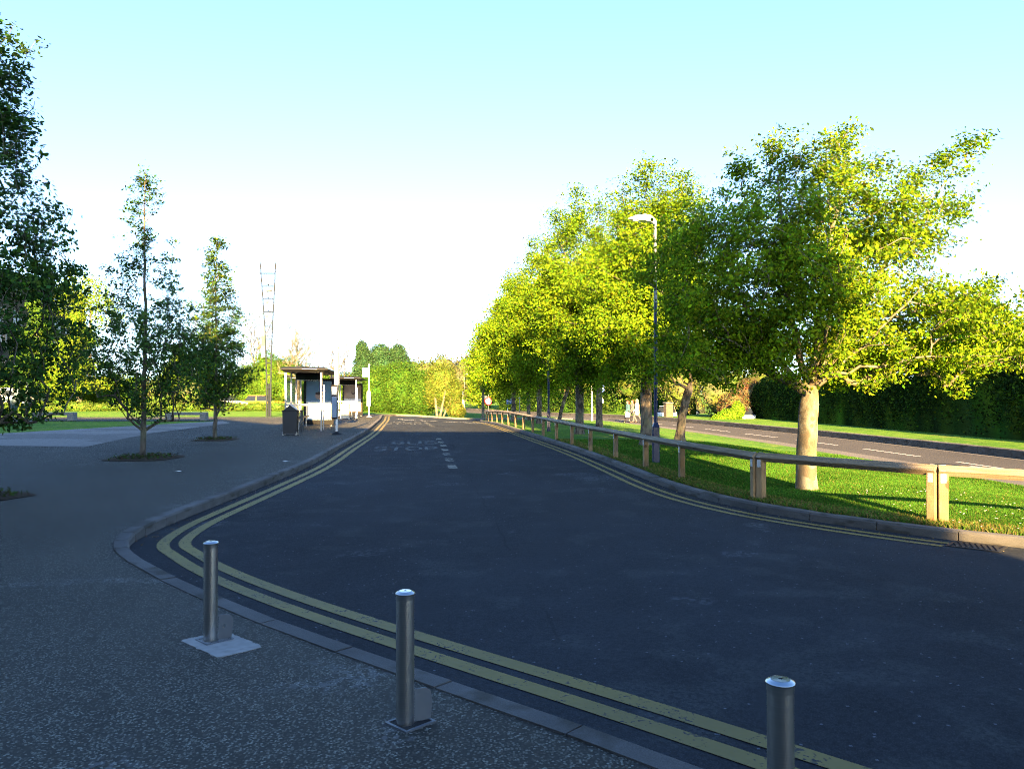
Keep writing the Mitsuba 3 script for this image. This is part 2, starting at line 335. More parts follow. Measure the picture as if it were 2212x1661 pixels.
ii, jj = np.meshgrid(np.arange(n1 - 1), np.arange(n2 - 1), indexing='ij'); q = (ii * n2 + jj).ravel()
struct('ground', (np.c_[gxx, gyy, gzz], np.vstack([np.c_[q, q + 1, q + n2 + 1], np.c_[q, q + n2 + 1, q + n2]])), M_TURF, 'grassy ground beyond the roads reaching to the horizon')
# the strip of grass beyond the end of the bus road
bank = Polygon([(-11, 61.6), (-8.4, 61.6), (-4.5, 62.3), (-1, 63.6), (5, 67.4), (3.2, 76), (-3, 90), (-8.8, 110), (-17, 130), (-30, 130), (-11, 84)])
struct('grass_bank', fill(bank, 1.0, GZ), M_TURF, 'sunlit grass bank beyond the far end of the bus road')

# ------------------------------------------------------------------ kerbs: one stone after another
def kerb_stones(line, side, length, topf, holder, w=.15, ch=.018, gap=.013, joined=False, depth=.2):
    s = np.r_[0, np.cumsum(np.linalg.norm(np.diff(line, axis=0), axis=1))]; t, out = 0.0, []
    while t + .2 < s[-1]:
        L = length(np.interp(t, s, line[:, 0]), np.interp(t, s, line[:, 1])); t1 = min(t + L, s[-1])
        pts = []
        for k, q in enumerate((t + gap / 2, t1 - gap / 2)):
            a = V3(np.interp(q, s, line[:, 0]), np.interp(q, s, line[:, 1]))
            e = V3(np.interp(t1, s, line[:, 0]) - np.interp(t, s, line[:, 0]), np.interp(t1, s, line[:, 1]) - np.interp(t, s, line[:, 1])); e /= np.linalg.norm(e)
            nrm = side * V3(-e[1], e[0]); top = topf(*a) + random.uniform(-.003, .003); zb = z1(S, *a) - depth
            for o, z in ((0, zb), (0, top - ch * 1.3), (ch, top), (w, top), (w, zb)): pts.append([*(a + nrm * o), z])
        m = hull(pts)
        if joined: out.append(m)
        else: obj('stone', m, M_KERB, holder)
        t = t1
    return cat(out) if joined else None
k1 = tag(numbered('kerb'), 'left kerb of weathered concrete stones, dropped along the bollards', kind='structure')
bend = lambda x, y: .34 if (7.6 < y < 10.2 and x < -3) else .915
kerb_stones(KL[KL[:, 1] < 61], 1, bend, lambda x, y: pz(x, y) + .009, k1)
k2 = tag(numbered('kerb'), 'right kerb of concrete stones at the foot of the grass verge', kind='structure')
kerb_stones(KR, -1, lambda x, y: .915, lambda x, y: gz(x, y) + .01, k2)
k3 = obj('kerb', kerb_stones(offset(L0, ROADR), -1, lambda x, y: .915, lambda x, y: z1(S, x, y) + .29, None, .3, joined=True), M_KERB)
tag(k3, 'tall dark kerb along the far side of the main road', kind='structure')
k4 = obj('kerb', kerb_stones(KL[(KL[:, 1] >= 60.6) & (np.arange(len(KL)) > 240)], 1, lambda x, y: .915, lambda x, y: gz(x, y) + .015, None, .15, joined=True), M_CONC)
tag(k4, 'pale kerb closing the far end of the bus road', kind='structure')

# ------------------------------------------------------------------ painted markings (parts of the roads)
mk = lambda dz: (lambda x, y: S(x, y) + dz)
def band(line, o, w, dz=.005): return strip(line, o - w / 2, o + w / 2, mk(dz))
KLf = KL[(KL[:, 1] < 60) | (np.arange(len(KL)) < 60)]; KLf = KLf[:int(len(KL) * .86)]
for o in (-.25, -.47):
    kb = np.exp(-(np.linalg.norm(KLf - V3(-4.1, 8.4), axis=1) / 1.3) ** 2); tl = np.gradient(KLf, axis=0); tl /= np.linalg.norm(tl, axis=1, keepdims=True)
    k = obj('yellow_line', band(KLf + ((o - .09 * kb)[:, None]) * np.c_[-tl[:, 1], tl[:, 0]], 0, .13), M_YEL, 'bus_road'); tag(k, ('outer' if o > -.3 else 'inner') + ' yellow line following the left kerb round the bend')
iR = KR[(KR[:, 1] > 8.75)]
for o in (.25, .47):
    k = obj('yellow_line', band(iR, o, .095), M_YEL, 'bus_road'); tag(k, ('outer' if o < .3 else 'inner') + ' yellow line following the right kerb')
iR2 = KR[(KR[:, 1] < 8.3)]
for o in (.25, .47): obj('yellow_line', band(iR2, o, .095), M_YEL, 'bus_road')
def quad(p0, p1, w, dz=.005, f=S):
    a, b = V3(*p0), V3(*p1); e = (b - a) / np.linalg.norm(b - a); nn = V3(-e[1], e[0]) * w / 2
    p = np.array([a - nn, b - nn, b + nn, a + nn]); return np.c_[p, f(p[:, 0], p[:, 1]) + dz], np.array([[0, 1, 2], [0, 2, 3]])
dash = np.array([(-1.35, 17.9), (-1.58, 19.9), (-1.80, 21.7), (-2.0, 23.5), (-2.2, 25.3), (-2.45, 27.2), (-2.7, 29.1)])
for x, y in dash: obj('bay_dash', quad((x + .05, y - .42), (x - .06, y + .42), .2), M_CREAM, 'bus_road')
for i in range(7): obj('bay_dash', quad((-4.05 - .155 * i * 1.35, 40.2 + 1.35 * i), (-4.05 - .155 * i * 1.35 - .09, 40.8 + 1.35 * i), .25, .008), M_CREAM, 'bus_road')
for a, b in (((-3.75, 18.25), (-3.1, 18.15)), ((-2.25, 18.0), (-1.3, 17.85)), ((-5.3, 30.1), (-4.5, 30.05)), ((-4.4, 29.9), (-2.75, 29.7)), ((-6.3, 39.7), (-4.05, 39.6)), ((-8.0, 50.0), (-5.4, 49.6))):
    k = obj('bay_line', quad(a, b, .09, .006), M_WORN, 'bus_road')
def road_word(word, x, y, w, h, heading, matk, dz=.006, bold=True):
    m = meshkit.text_mesh(word, 1.0, .001, bold); v = m.vertices.copy(); v[:, 0] -= v[:, 0].min(); v[:, 0] *= w / v[:, 0].max(); v[:, 1] *= h / v[:, 1].max()
    top = v[:, 2] > v[:, 2].mean(); e = V3(math.sin(heading), math.cos(heading)); r = V3(e[1], -e[0])
    p = V3(x, y) + v[:, :1] * r + v[:, 1:2] * e
    f = m.faces[(top[m.faces]).all(1)]
    return obj('road_lettering', (np.c_[p, S(p[:, 0], p[:, 1]) + dz], f), matk, 'bus_road')
tag(road_word('BUS', -4.0, 26.0, 1.55, 1.75, -.12, M_WORN), 'faded white word BUS painted on the bus road')
tag(road_word('STOP', -4.1, 23.0, 1.95, 1.8, -.12, M_WORN), 'faded white word STOP painted nearest on the bus road')
tag(road_word('BUS', -7.05, 46.6, 1.7, 2.0, -.13, M_CREAM, .01), 'worn word BUS painted in the far bus bay')
tag(road_word('STOP', -7.1, 43.6, 2.1, 1.9, -.13, M_CREAM, .01), 'worn word STOP painted in the far bus bay')
k = obj('road_marking', cat([quad((-7.75, 53.2), (-6.5, 52.9), .5, .012), quad((-6.2, 52.9), (-5.75, 52.8), .5, .012), quad((-5.5, 52.2), (-4.95, 52.1), .5, .012), quad((-4.55, 52.0), (-3.55, 51.4), .5, .012), quad((-3.4, 51.3), (-2.95, 51.2), .45, .012)]), M_LINE, 'bus_road')
tag(k, 'bright white broken marking across the far end of the bus road')
k = obj('road_marking', cat([quad((-2.95, 48.7), (-2.3, 48.4), .5, .012), quad((-2.2, 48.3), (-1.5, 48.0), .35, .012)]), M_LINE, 'bus_road')
mid = offset(L0, -3.0); ms = np.r_[0, np.cumsum(np.linalg.norm(np.diff(mid, axis=0), axis=1))]
for i in range(14):
    a, b = [(float(np.interp(t, ms, mid[:, 0])), float(np.interp(t, ms, mid[:, 1]))) for t in (35 + i * 6.05, 39 + i * 6.05)]
    obj('centre_dash', quad(a, b, .12, .007), M_LINE, 'main_road')
obj('edge_line', strip(L0, ROADR + .35, ROADR + .12, mk(.006)), M_FOOT, 'main_road')
pt = np.array([(12.75, 24.6), (13.5, 24.5), (14.35, 22.3), (14.2, 21.9), (13.3, 23.0)]); tag(obj('tarmac_patch', (np.c_[pt, S(pt[:, 0], pt[:, 1]) + .005], np.array([[0, 4, 1], [4, 3, 1], [3, 2, 1]])), M_ASPH, 'main_road'), 'dark patch of new tarmac')
pt = np.array([(13.75, 23.75), (13.55, 22.85), (13.95, 22.5), (14.05, 22.75)]); tag(obj('hump_marking', (np.c_[pt, S(pt[:, 0], pt[:, 1]) + .009], np.array([[0, 1, 2], [0, 2, 3]])), M_LINE, 'main_road'), 'white block painted on the dark patch')

# ------------------------------------------------------------------ building behind the camera that shades the forecourt
def big_building():
    t = thing('campus_building', 'long brown brick building with window bands behind the viewer', 'building')
    def block(name, poly, h):
        m = trimesh.creation.extrude_polygon(Polygon(poly), h + 1, engine='earcut'); m.vertices[:, 2] -= 1
        return obj(name, m, M_BRICK, t)
    front = [(-7.95, -4.5), (-1.95, -9.2), (-.5, -10), (6.73, -10), (6.73, -40), (-7.95, -40)]
    block('wall', front, 11.25)
    block('wall', [(-7.3, -11.5), (-13.8, -2), (-60, -2), (-60, -40.5), (-7.3, -40.5)], 13)
    for fl in range(3):
        for i in range(4): obj('window', box((.6 + i * 1.65, -9.99, 1.4 + fl * 3.0), (1.1, .06, 1.5)), M_CARGL, t)
    for fl in range(4):
        for i in range(10): obj('window', box((-16.5 - i * 3.4, -1.99, 1.4 + fl * 3.0), (2.2, .06, 1.6)), M_CARGL, t)
big_building()

# ------------------------------------------------------------------ vegetation
def leaf_mesh(P, size, rng, cols, up=.6, aspect=.62, jit=.3, lean=None, rough=1.0):
    n = len(P); nv = rng.normal(size=(n, 3)) * rough + [0, 0, up]
    if lean is not None: nv += lean
    nv /= np.linalg.norm(nv, axis=1, keepdims=True)
    t = rng.normal(size=(n, 3)); t -= (t * nv).sum(1, keepdims=True) * nv; t /= np.linalg.norm(t, axis=1, keepdims=True)
    b = np.cross(nv, t); L = (size * (1 + jit * rng.normal(size=n)).clip(.5, 1.7))[:, None]; W = L * aspect
    v = np.stack([P - t * L * .5, P + b * W * .5 - nv * L * .10 + t * L * .05, P + t * L * .5 - nv * L * .12, P - b * W * .5 - nv * L * .10 + t * L * .05], 1).reshape(-1, 3)
    i = np.arange(n) * 4; f = np.vstack([np.c_[i, i + 1, i + 2], np.c_[i, i + 2, i + 3]])
    return (v, f), np.repeat(cols, 4, 0)
def leaf_cols(n, rng, base, var=.25, hue=.12):
    c = np.asarray(base, float)[rng.integers(0, len(base), n)]
    return np.clip(c * (1 + var * rng.normal(size=(n, 1))).clip(.45, 1.7) * (1 + hue * rng.normal(size=(n, 3))), .004, .6)
def ell(c, r, n, rng, shell=.45):
    d = rng.normal(size=(n, 3)); d /= np.linalg.norm(d, axis=1, keepdims=True)
    p = np.asarray(c) + d * np.asarray(r) * (rng.random((n, 1)) ** shell); m = max(3, n // 11)          # twigs gather in sprays with gaps between
    return np.where(rng.random((n, 1)) < .8, p[rng.integers(0, m, n)] + rng.normal(size=(n, 3)) * np.asarray(r) * [.15, .15, .12], p)
def spike(a, b, n, rng, w=.12):
    t = rng.random((n, 1)); return np.asarray(a) * (1 - t) + np.asarray(b) * t + rng.normal(size=(n, 3)) * w * (1.15 - t)
def grow(trunk, targets, rng, step=.3, alpha=.35, up=0.0, fork=1, wob=.06, limbs=()):
    nod = np.zeros((20000, 3)); par = np.full(20000, -1); pl = np.zeros(20000); ok = np.zeros(20000, bool); n = len(trunk)
    nod[:n] = trunk; par[1:n] = np.arange(n - 1); ok[fork:n] = True; pl[:n] = np.linspace(0, .4, n); pl[:fork] = 0
    for lb in limbs:
        lb = resample(np.vstack([trunk[-1], lb]), step); last = len(trunk) - 1
        for i in range(1, len(lb)):
            nod[n] = lb[i] + rng.normal(size=3) * .02; par[n] = last; pl[n] = .4 + .6 * step * i; ok[n] = True; last = n; n += 1
    order = np.argsort(np.linalg.norm(targets - trunk[min(fork, n - 1)], axis=1))
    for k in order:
        p = targets[k]; dv = p - nod[:n]; d = np.linalg.norm(dv, axis=1)
        cost = d + alpha * pl[:n] + np.where(ok[:n], 0, 1e6)
        if up: cost = cost + 1.5 * np.maximum(0, up * np.linalg.norm(dv[:, :2], axis=1) - dv[:, 2])
        j = int(cost.argmin()); m = max(1, int(math.ceil(d[j] / step))); a = nod[j].copy(); last = j
        if n + m >= 19999: break
        for i in range(1, m + 1):
            q = a + (p - a) * i / m
            if i < m: q = q + rng.normal(size=3) * wob * min(1, d[j])
            nod[n], par[n], pl[n], ok[n] = q, last, pl[last] + d[j] / m, True; last = n; n += 1
    return nod[:n], par[:n]
def wood_mesh(nod, par, trunk_n, r0, rtip=.006, flare=.5, min_r=0.0, sides=6, taper=.25, limb=.52):
    n = len(nod); cnt = np.zeros(n); kids = [[] for _ in range(n)]
    for i in range(n - 1, 0, -1):
        if not kids[i]: cnt[i] = 1
        cnt[par[i]] += cnt[i]; kids[par[i]].append(i)
    k = math.log(max(cnt[0], 2)) / math.log(max(r0 / rtip, 1.5)); r = rtip * cnt ** (1 / k); r[0] = r0
    z = nod[:, 2] - nod[0, 2]; tr = np.arange(n) < trunk_n
    r = np.where(tr, np.maximum(r, r0 * (1 - taper * np.arange(n) / max(trunk_n, 1))) * (1 + flare * np.exp(-z / .22)), np.minimum(r, r0 * limb))
    ms, stack = [], [0]
    starts = [(0, None)]
    while starts:
        s, pr = starts.pop(); ch = ([pr] if pr is not None else []) + [s]
        while kids[ch[-1]]:
            ks = sorted(kids[ch[-1]], key=lambda c: -r[c]); 
            for c in ks[1:]: starts.append((c, ch[-1]))
            ch.append(ks[0])
        rr = r[ch].copy()
        if pr is not None: rr[0] = min(rr[0], rr[1] * 1.15)
        if rr.max() < min_r: continue
        big = rr.max() > .04
        ms.append(tube(nod[ch], rr, 12 if ch[0] == 0 else (sides if big else 4), caps=False))
    return cat(ms), r
def tree(name, label, category, base, trunk, fork, r0, targets, leaves, size, cols, seed, group=None, alpha=.35, up=0., step=.3, sig=.13, barkm=None, rmax=3.2, leaf_up=.6, flare=.5, rtip=.006, wob=.06, aspect=.62, clump=None, lean=None, taper=.25, limbs=(), limb=.52, spread=None):
    rng = np.random.default_rng(seed); bx, by = base; z0 = gz(bx, by) if bx > -4 else pz(bx, by)
    o = V3(bx, by, z0); tr = np.asarray(trunk, float) + o; tr = resample(tr, .22); tr[1:-1] += rng.normal(size=(len(tr) - 2, 3)) * [.008, .008, 0]; tr[0, 2] -= .08
    tg = np.asarray(targets) + o
    fk = int(np.searchsorted(tr[:, 2] - z0, fork)); fk = min(fk, len(tr) - 1)
    nod, par = grow(tr, tg, rng, step, alpha, up, fk, wob, [np.asarray(l, float) + o for l in limbs])
    wood, r = wood_mesh(nod, par, len(tr), r0, rtip, flare, taper=taper, limb=limb)
    t = thing(name, label, category, group)
    obj('trunk', wood, barkm or M_BARK, t, smooth=True)
    if leaves:
        tip = np.nonzero((r < rtip * rmax) & (np.arange(len(r)) >= len(tr)))[0]
        if clump:                                   # leaves gathered in tufts on the twigs
            c = nod[tip[rng.integers(0, len(tip), clump)]] + rng.normal(size=(clump, 3)) * sig
            ci = rng.integers(0, clump, leaves); P = c[ci] + rng.normal(size=(leaves, 3)) * (spread or size) * np.array([1.15, 1.15, .6])
            out = c - c.mean(0); out /= np.linalg.norm(out, axis=1, keepdims=True); lean = (out * .8 + rng.normal(size=(clump, 3)) * .45)[ci]
        else: P = nod[tip[rng.integers(0, len(tip), leaves)]] + rng.normal(size=(leaves, 3)) * sig
        m, c = leaf_mesh(P, size, rng, leaf_cols(leaves, rng, cols), leaf_up, aspect, lean=lean, rough=.6 if clump else 1.0)
        obj('crown', m, M_LEAF, t, color=c)
    return t
SPRING = [(.18, .29, .012), (.145, .25, .012), (.21, .325, .014), (.085, .17, .014)]
MAPLE = [(.18, .285, .012), (.14, .24, .012), (.215, .325, .014), (.08, .165, .014)]
HORN = [(.045, .105, .026), (.06, .125, .026), (.036, .085, .026), (.09, .165, .024)]
R = np.random.default_rng(11)
# first tree by the rail
tg = np.vstack([ell((-.95, 0, 3.3), (1.6, 2.0, 1.5), 330, R), ell((.15, 0, 4.1), (1.3, 1.6, 1.45), 260, R), ell((1.35, .2, 3.95), (1.15, 1.4, .95), 150, R), ell((-1.5, .2, 2.5), (1.15, 1.6, .8), 150, R), ell((-.4, -.2, 2.5), (1.0, 1.3, .6), 70, R), ell((-1.6, .2, 2.05), (.9, 1.2, .5), 80, R), ell((.95, .2, 2.0), (1.1, 1.3, .42), 80, R), ell((-.6, -.2, 2.1), (.8, 1.1, .4), 50, R), ell((-1.5, .3, 3.8), (1.1, 1.6, 1.2), 120, R),
                spike((-.3, 0, 4.7), (-.55, 0, 5.75), 26, R, .2), spike((-.1, 0, 5.0), (0, .1, 5.65), 14, R, .2), spike((.35, 0, 4.9), (.72, 0, 6.05), 26, R, .15), spike((1.0, 0, 4.7), (1.25, .1, 5.45), 12, R), spike((1.4, 0, 4.5), (2.1, .2, 5.3), 24, R, .14),
                spike((2.1, .2, 5.2), (3.2, .4, 5.95), 14, R, .05), spike((1.8, 0, 4.2), (2.6, .1, 4.7), 20, R, .15), spike((1.7, 0, 3.9), (2.4, .1, 4.15), 16, R, .15), spike((-1.0, 0, 4.5), (-1.1, 0, 5.4), 12, R),
                ell((2.2, .6, 2.6), (1.6, 1.6, .66), 260, R), ell((3.4, 1.0, 2.45), (1.2, 1.4, .62), 170, R), spike((1.6, .3, 2.2), (2.85, .5, 1.62), 24, R, .12), spike((2.6, .5, 3.0), (3.4, .6, 3.4), 18, R, .12), ell((.9, .4, 2.5), (.9, 1.3, .5), 60, R)])
tree('maple_tree', 'nearest maple behind the rail, sunlit on the right, with a thick pale trunk', 'tree', (4.77, 12.75), [(0, 0, 0), (-.02, 0, .5), (.02, 0, 1.0), (.05, 0, 1.62)], 1.25, .155, tg, 135000, .058, MAPLE, 21, group=None, barkm=M_PBARK, sig=.09, clump=4700, spread=.085, flare=.22, rtip=.005, up=.3, alpha=.2, limb=.46,
     limbs=[[(-.55, .1, 2.2), (-1.05, .2, 3.2), (-1.35, .2, 4.3)], [(-.22, -.1, 2.4), (-.38, -.1, 3.6), (-.45, 0, 5.0)], [(.22, .1, 2.5), (.42, .1, 3.7), (.65, 0, 5.4)], [(.5, .2, 2.3), (1.15, .3, 3.3), (2.0, .3, 4.6), (2.8, .35, 5.5)], [(.35, .3, 2.15), (1.15, .5, 2.85), (2.5, .7, 3.05)], [(-.65, .3, 2.0), (-1.4, .4, 2.55), (-2.0, .4, 3.1)], [(.1, .8, 2.4), (.2, 1.4, 3.5)], [(0, -.7, 2.3), (0, -1.3, 3.3)], [(.45, -.3, 2.05), (1.0, -.4, 2.5), (1.9, -.3, 3.4)]])
# the row behind it
def row_tree(label, base, h, rx, ry, seed, leaves, size, trunk_r=.17, fork=1.9, spikes=(), low=1.9, lean=(0, 0), cx=0., cols=SPRING, extra=None):
    rr = np.random.default_rng(seed)
    zc = (low + h) / 2; hh = (h - low) / 2
    parts = [ell((cx, 0, low + hh * .72), (rx, ry, hh * .72), 420, rr), ell((cx * .8, 0, low + hh * 1.2), (rx * .78, ry * .78, hh * .72), 400, rr)]
    for sx, sz in spikes: parts.append(spike((sx * .85, rr.normal() * .3, sz - 1.5), (sx, rr.normal() * .3, sz), 16, rr, .14))
    if extra is not None: parts += extra(rr)
    tree('maple_tree', label, 'tree', base, [(0, 0, 0), (lean[0] * .4, lean[1] * .4, fork * .5), (lean[0], lean[1], fork)], fork * .9, trunk_r, np.vstack(parts), leaves, size, cols, seed, step=.45, sig=.18, clump=leaves // 15, spread=size * 1.5, rtip=.008, limb=.5,
         limbs=[[(lean[0] + cx + rx * .38 * math.cos(a), lean[1] + ry * .38 * math.sin(a), fork + (h - fork) * .30), (cx + rx * .6 * math.cos(a), ry * .6 * math.sin(a), fork + (h - fork) * (.62 + .12 * math.sin(a * 5)))] for a in np.arange(7) * .9 + seed])
row_tree('tall maple with a thick dark trunk directly left of the blue lamp column', (4.1, 24.0), 7.7, 2.1, 2.4, 31, 118000, .08, .175, 2.0, [(-.1, 8.5), (.6, 8.3), (1.15, 8.2), (-.7, 7.9), (1.5, 7.6)])
row_tree('upright maple in the row, dark trunk standing just behind the middle of the rail', (2.65, 30.9), 8.6, 2.3, 2.4, 33, 104000, .09, .16, 2.1, [(-.1, 9.5), (.8, 9.2), (-.9, 8.9)])
row_tree('maple with moss stained trunk beside the white sign post', (4.1, 37.0), 9.0, 2.4, 2.4, 34, 74000, .10, .145, 2.2, [(.4, 9.7), (1.2, 9.3)])
row_tree('maple in the row with its trunk behind the second lamp column', (1.45, 42.0), 9.2, 2.3, 2.4, 35, 78000, .105, .13, 2.2, [(-.2, 10.0), (.5, 9.7)], cx=-.2)
row_tree('maple towards the far end of the row with its lit crown over the rail', (.1, 47.8), 8.7, 2.3, 2.4, 36, 72000, .115, .13, 2.0, [(-.3, 9.0), (.5, 9.2)], cx=-.1, low=1.4)
row_tree('maple with a leaning slender trunk in the middle of the verge', (2.95, 49.5), 8.5, 2.1, 2.1, 37, 28000, .13, .11, 2.4, [], lean=(.7, 0))
row_tree('maple far back in the row near the junction', (1.2, 57.0), 8.7, 2.6, 2.3, 38, 32000, .14, .13, 2.0, [(-.6, 9.2)], low=1.5)
row_tree('light green maple at the far end of the row beyond the rail end', (-2.5, 68.0), 7.6, 1.5, 1.6, 39, 12000, .17, .12, 2.0, [(-.4, 8.0)], low=2.2)
# small sparse tree
tg = np.vstack([ell((.35, 0, 3.0), (1.9, 1.6, .95), 330, R), spike((-.1, 0, 1.9), (-1.25, -.2, 2.2), 14, R, .05), ell((.6, 0, 3.9), (1.3, 1.2, .7), 120, R)])
tree('cherry_tree', 'small half bare tree with a flared mottled trunk and one limb reaching left', 'tree', (5.45, 25.6), [(0, 0, 0), (.05, 0, .6), (.18, 0, 1.35), (.3, 0, 1.7)], 1.3, .135, tg, 3200, .08, [(.10, .10, .03), (.13, .10, .05), (.09, .12, .03)], 41, barkm=M_BARK, sig=.1, step=.3, flare=.85, rtip=.007)
# three upright hornbeams on the forecourt
def horn(label, base, h, prof, seed, leaves, size, r0, cols, clump, ncl=34, per=15):
    """Steep limbs from a low fork; sprays of twigs with gaps between them. prof: (height, radius, share)."""
    rr = np.random.default_rng(seed); zs, rs, dens = (np.array([p[k] for p in prof]) for k in range(3))
    cum = np.r_[0, np.cumsum((dens[1:] + dens[:-1]) / 2 * np.diff(zs))]; tz = np.interp((np.arange(ncl) + rr.random(ncl)) / ncl * cum[-1], cum, zs)
    an = np.arange(ncl) * 2.4 + rr.normal(size=ncl) * .5; rad = np.interp(tz, zs, rs) * (.35 + .65 * rr.random(ncl) ** .6)
    c = np.c_[rad * np.cos(an), rad * np.sin(an), tz]; sg = (.10 + .24 * np.interp(tz, zs, rs))[:, None, None]
    pts = (c[:, None] + rr.normal(size=(ncl, per, 3)) * sg * [.62, .62, 1.0]).reshape(-1, 3); pts[:, 2] = pts[:, 2].clip(prof[0][0], h + .05)
    tree('hornbeam_tree', label, 'tree', base, [(0, 0, 0), (.01, 0, 1.0), (.03, .02, h * .45), (.0, 0, h * .75), (.02, 0, h)], .5, r0, pts, leaves, size, cols, seed, group=None, alpha=.06, up=1.5, step=.28, sig=.06, clump=clump, flare=.25, rtip=.0042, leaf_up=.8, wob=.03, taper=.93)
horn('tall upright hornbeam at the left edge with its trunk out of view', (-7.95, 11.7), 7.3, [(1.1, .6, .5), (1.6, .95, 1.0), (2.2, 1.15, 1.6), (3.2, 1.2, 1.7), (4.2, 1.05, 1.5), (5.2, .85, 1.2), (6.2, .5, .8), (7.3, .12, .4)], 51, 38000, .068, .075, HORN, 2300, 66, 14)
horn('middle hornbeam with a bare pointed top and a bushy lower crown', (-8.83, 18.85), 6.95, [(.9, .4, .3), (1.3, .75, .7), (1.9, 1.2, 1.5), (2.6, 1.35, 1.7), (3.2, 1.2, 1.3), (3.6, .75, .5), (4.3, .66, .42), (4.8, .66, .42), (5.4, .40, .26), (6.95, .12, .2)], 52, 18000, .07, .065, HORN, 1250, 44, 13)
horn('slender hornbeam nearest the first bus shelter with a lit top', (-10.0, 26.5), 6.75, [(1.0, .3, .2), (1.5, .85, .9), (2.2, 1.1, 1.5), (3.0, .9, 1.2), (3.8, .72, .7), (4.6, .6, .6), (5.4, .32, .35), (6.75, .1, .22)], 53, 19000, .085, .065, HORN + [(.14, .22, .02)], 1200, 40, 12)

def bare_tree(label, base, h, spread, seed, leaves=0, cols=SPRING, r0=.14, z0=None):
    rr = np.random.default_rng(seed)
    tg = np.vstack([ell((0, 0, h * .66), (spread, spread, h * .36), 380, rr, .6)])
    tree('bare_tree', label, 'tree', base, [(0, 0, 0), (.1, 0, h * .2), (.05, 0, h * .36)], h * .22, r0, tg, leaves, .16, cols, seed, step=.5, alpha=.2, up=.5, rtip=.02, barkm=M_PBARK if leaves > 500 else M_BARK, sig=.25, group=None)
bare_tree('bare branched tree with pale trunk rising behind the first bus shelter', (-20.8, 76), 9.0, 2.3, 61, 900, [(.13, .12, .03)], .2)
bare_tree('thin leafless tree between the shelters and the ivy clad trees', (-17.6, 79), 7.6, 2.0, 62, 0)
bare_tree('leafless tree rising over the ivy clad trees', (-12.2, 84), 8.2, 1.8, 63, 150)
bare_tree('faint bare tree left of the ladder shaped mast', (-27.5, 84), 11.0, 2.6, 64, 300)

def foliage(name, label, category, blobs, n, size, cols, seed, stems=(), up=.5, ragged=.22, group=None, stemr=.12, barkm=None, core=.78, aspect=.62):
    """A dense crown or shrub: leaf sprays over the lumpy hull of several swellings."""
    rng = np.random.default_rng(seed); blobs = [(np.array(c, float), np.array(r, float)) for c, r in blobs]
    area = np.array([r[0] * r[2] + r[1] * r[2] + r[0] * r[1] for _, r in blobs]); cnt = rng.multinomial(n, area / area.sum())
    P, lean = [], []
    for (c, r), k in zip(blobs, cnt):
        d = rng.normal(size=(k, 3)); d /= np.linalg.norm(d, axis=1, keepdims=True)
        w = c + d * r; f = 1 + ragged * 2.2 * (meshkit.fbm(w * 1.1 + seed, 3) - .5) + rng.normal(size=k) * ragged * .28 - ragged * .5 * rng.random(k) ** 2
        P.append(c + d * r * f[:, None]); lean.append(d * .5)
    P, lean = np.vstack(P), np.vstack(lean)
    g = S(P[:, 0], P[:, 1]) + .06; keep = P[:, 2] > g; P, lean = P[keep], lean[keep]
    t = thing(name, label, category, group)
    m, c = leaf_mesh(P, size, rng, leaf_cols(len(P), rng, cols), up, aspect, lean=lean)
    obj('foliage', m, M_LEAF, t, color=c)
    if core:
        ico = trimesh.creation.icosphere(2); ms = []
        for cc, r in blobs:
            v = ico.vertices; w = cc + v * r; f = core * (1 + ragged * 2.2 * (meshkit.fbm(w * 1.1 + seed, 3) - .5)); ms.append((cc + v * r * f[:, None], ico.faces))
        ms = cat(ms); obj('inner_foliage', ms, M_INNER, t, smooth=True, color=leaf_cols(len(ms.vertices), rng, cols))
    for a, b, r in stems: obj('trunk', tube([a, .5 * (np.array(a) + b) + rng.normal(size=3) * .05, b], [r, r * .85, r * .65], 8), barkm or M_BARK, t, smooth=True)
    return t
YG = [(.16, .26, .022), (.125, .225, .02), (.20, .285, .025)]; MG = [(.075, .155, .020), (.055, .13, .020), (.095, .175, .022)]
IVY = [(.05, .115, .045), (.07, .14, .05), (.04, .09, .04)]; OL = [(.125, .18, .028), (.10, .155, .028), (.155, .20, .034)]; DK = [(.014, .032, .010), (.02, .045, .012), (.03, .065, .012)]
RD = [(.14, .065, .035), (.10, .055, .03), (.17, .11, .04)]; BR = [(.13, .13, .06), (.15, .145, .07), (.11, .13, .05)]
def at(px, d): return (px - 1106) / 1700 * d
# beyond the end of the bus road
foliage('hedge', 'bright green rounded hedge closing the far end of the bus road', 'hedge', [((-12.2, 72.5, 1.9), (1.7, 2, 2.3)), ((-10.2, 72, 2.1), (1.9, 2, 2.45)), ((-8.2, 71.5, 1.7), (1.5, 1.8, 2.1)), ((-13.6, 73.5, 1.2), (1.2, 1.5, 1.7))], 36000, .13, MG + [(.06, .14, .02)], 71)
for (x, y, h, r, lab) in ((-14.3, 75.5, 6.7, .95, 'slim ivy clad trunk, leftmost of three by the far hedge'), (-12.7, 76, 6.5, 1.5, 'broad dark ivy clad tree in the middle of three by the far hedge'), (-11.1, 76.5, 6.4, 1.3, 'ivy clad tree on the right of three behind the bright hedge')):
    foliage('ivy_tree', lab, 'tree', [((x, y, h * .3), (r * 1.3, r * 1.2, h * .34)), ((x + .1, y, h * .6), (r * 1.05, r, h * .28)), ((x - .05, y, h * .84), (r * .66, r * .66, h * .17))], 15000, .15, IVY, int(72 + x * -1))
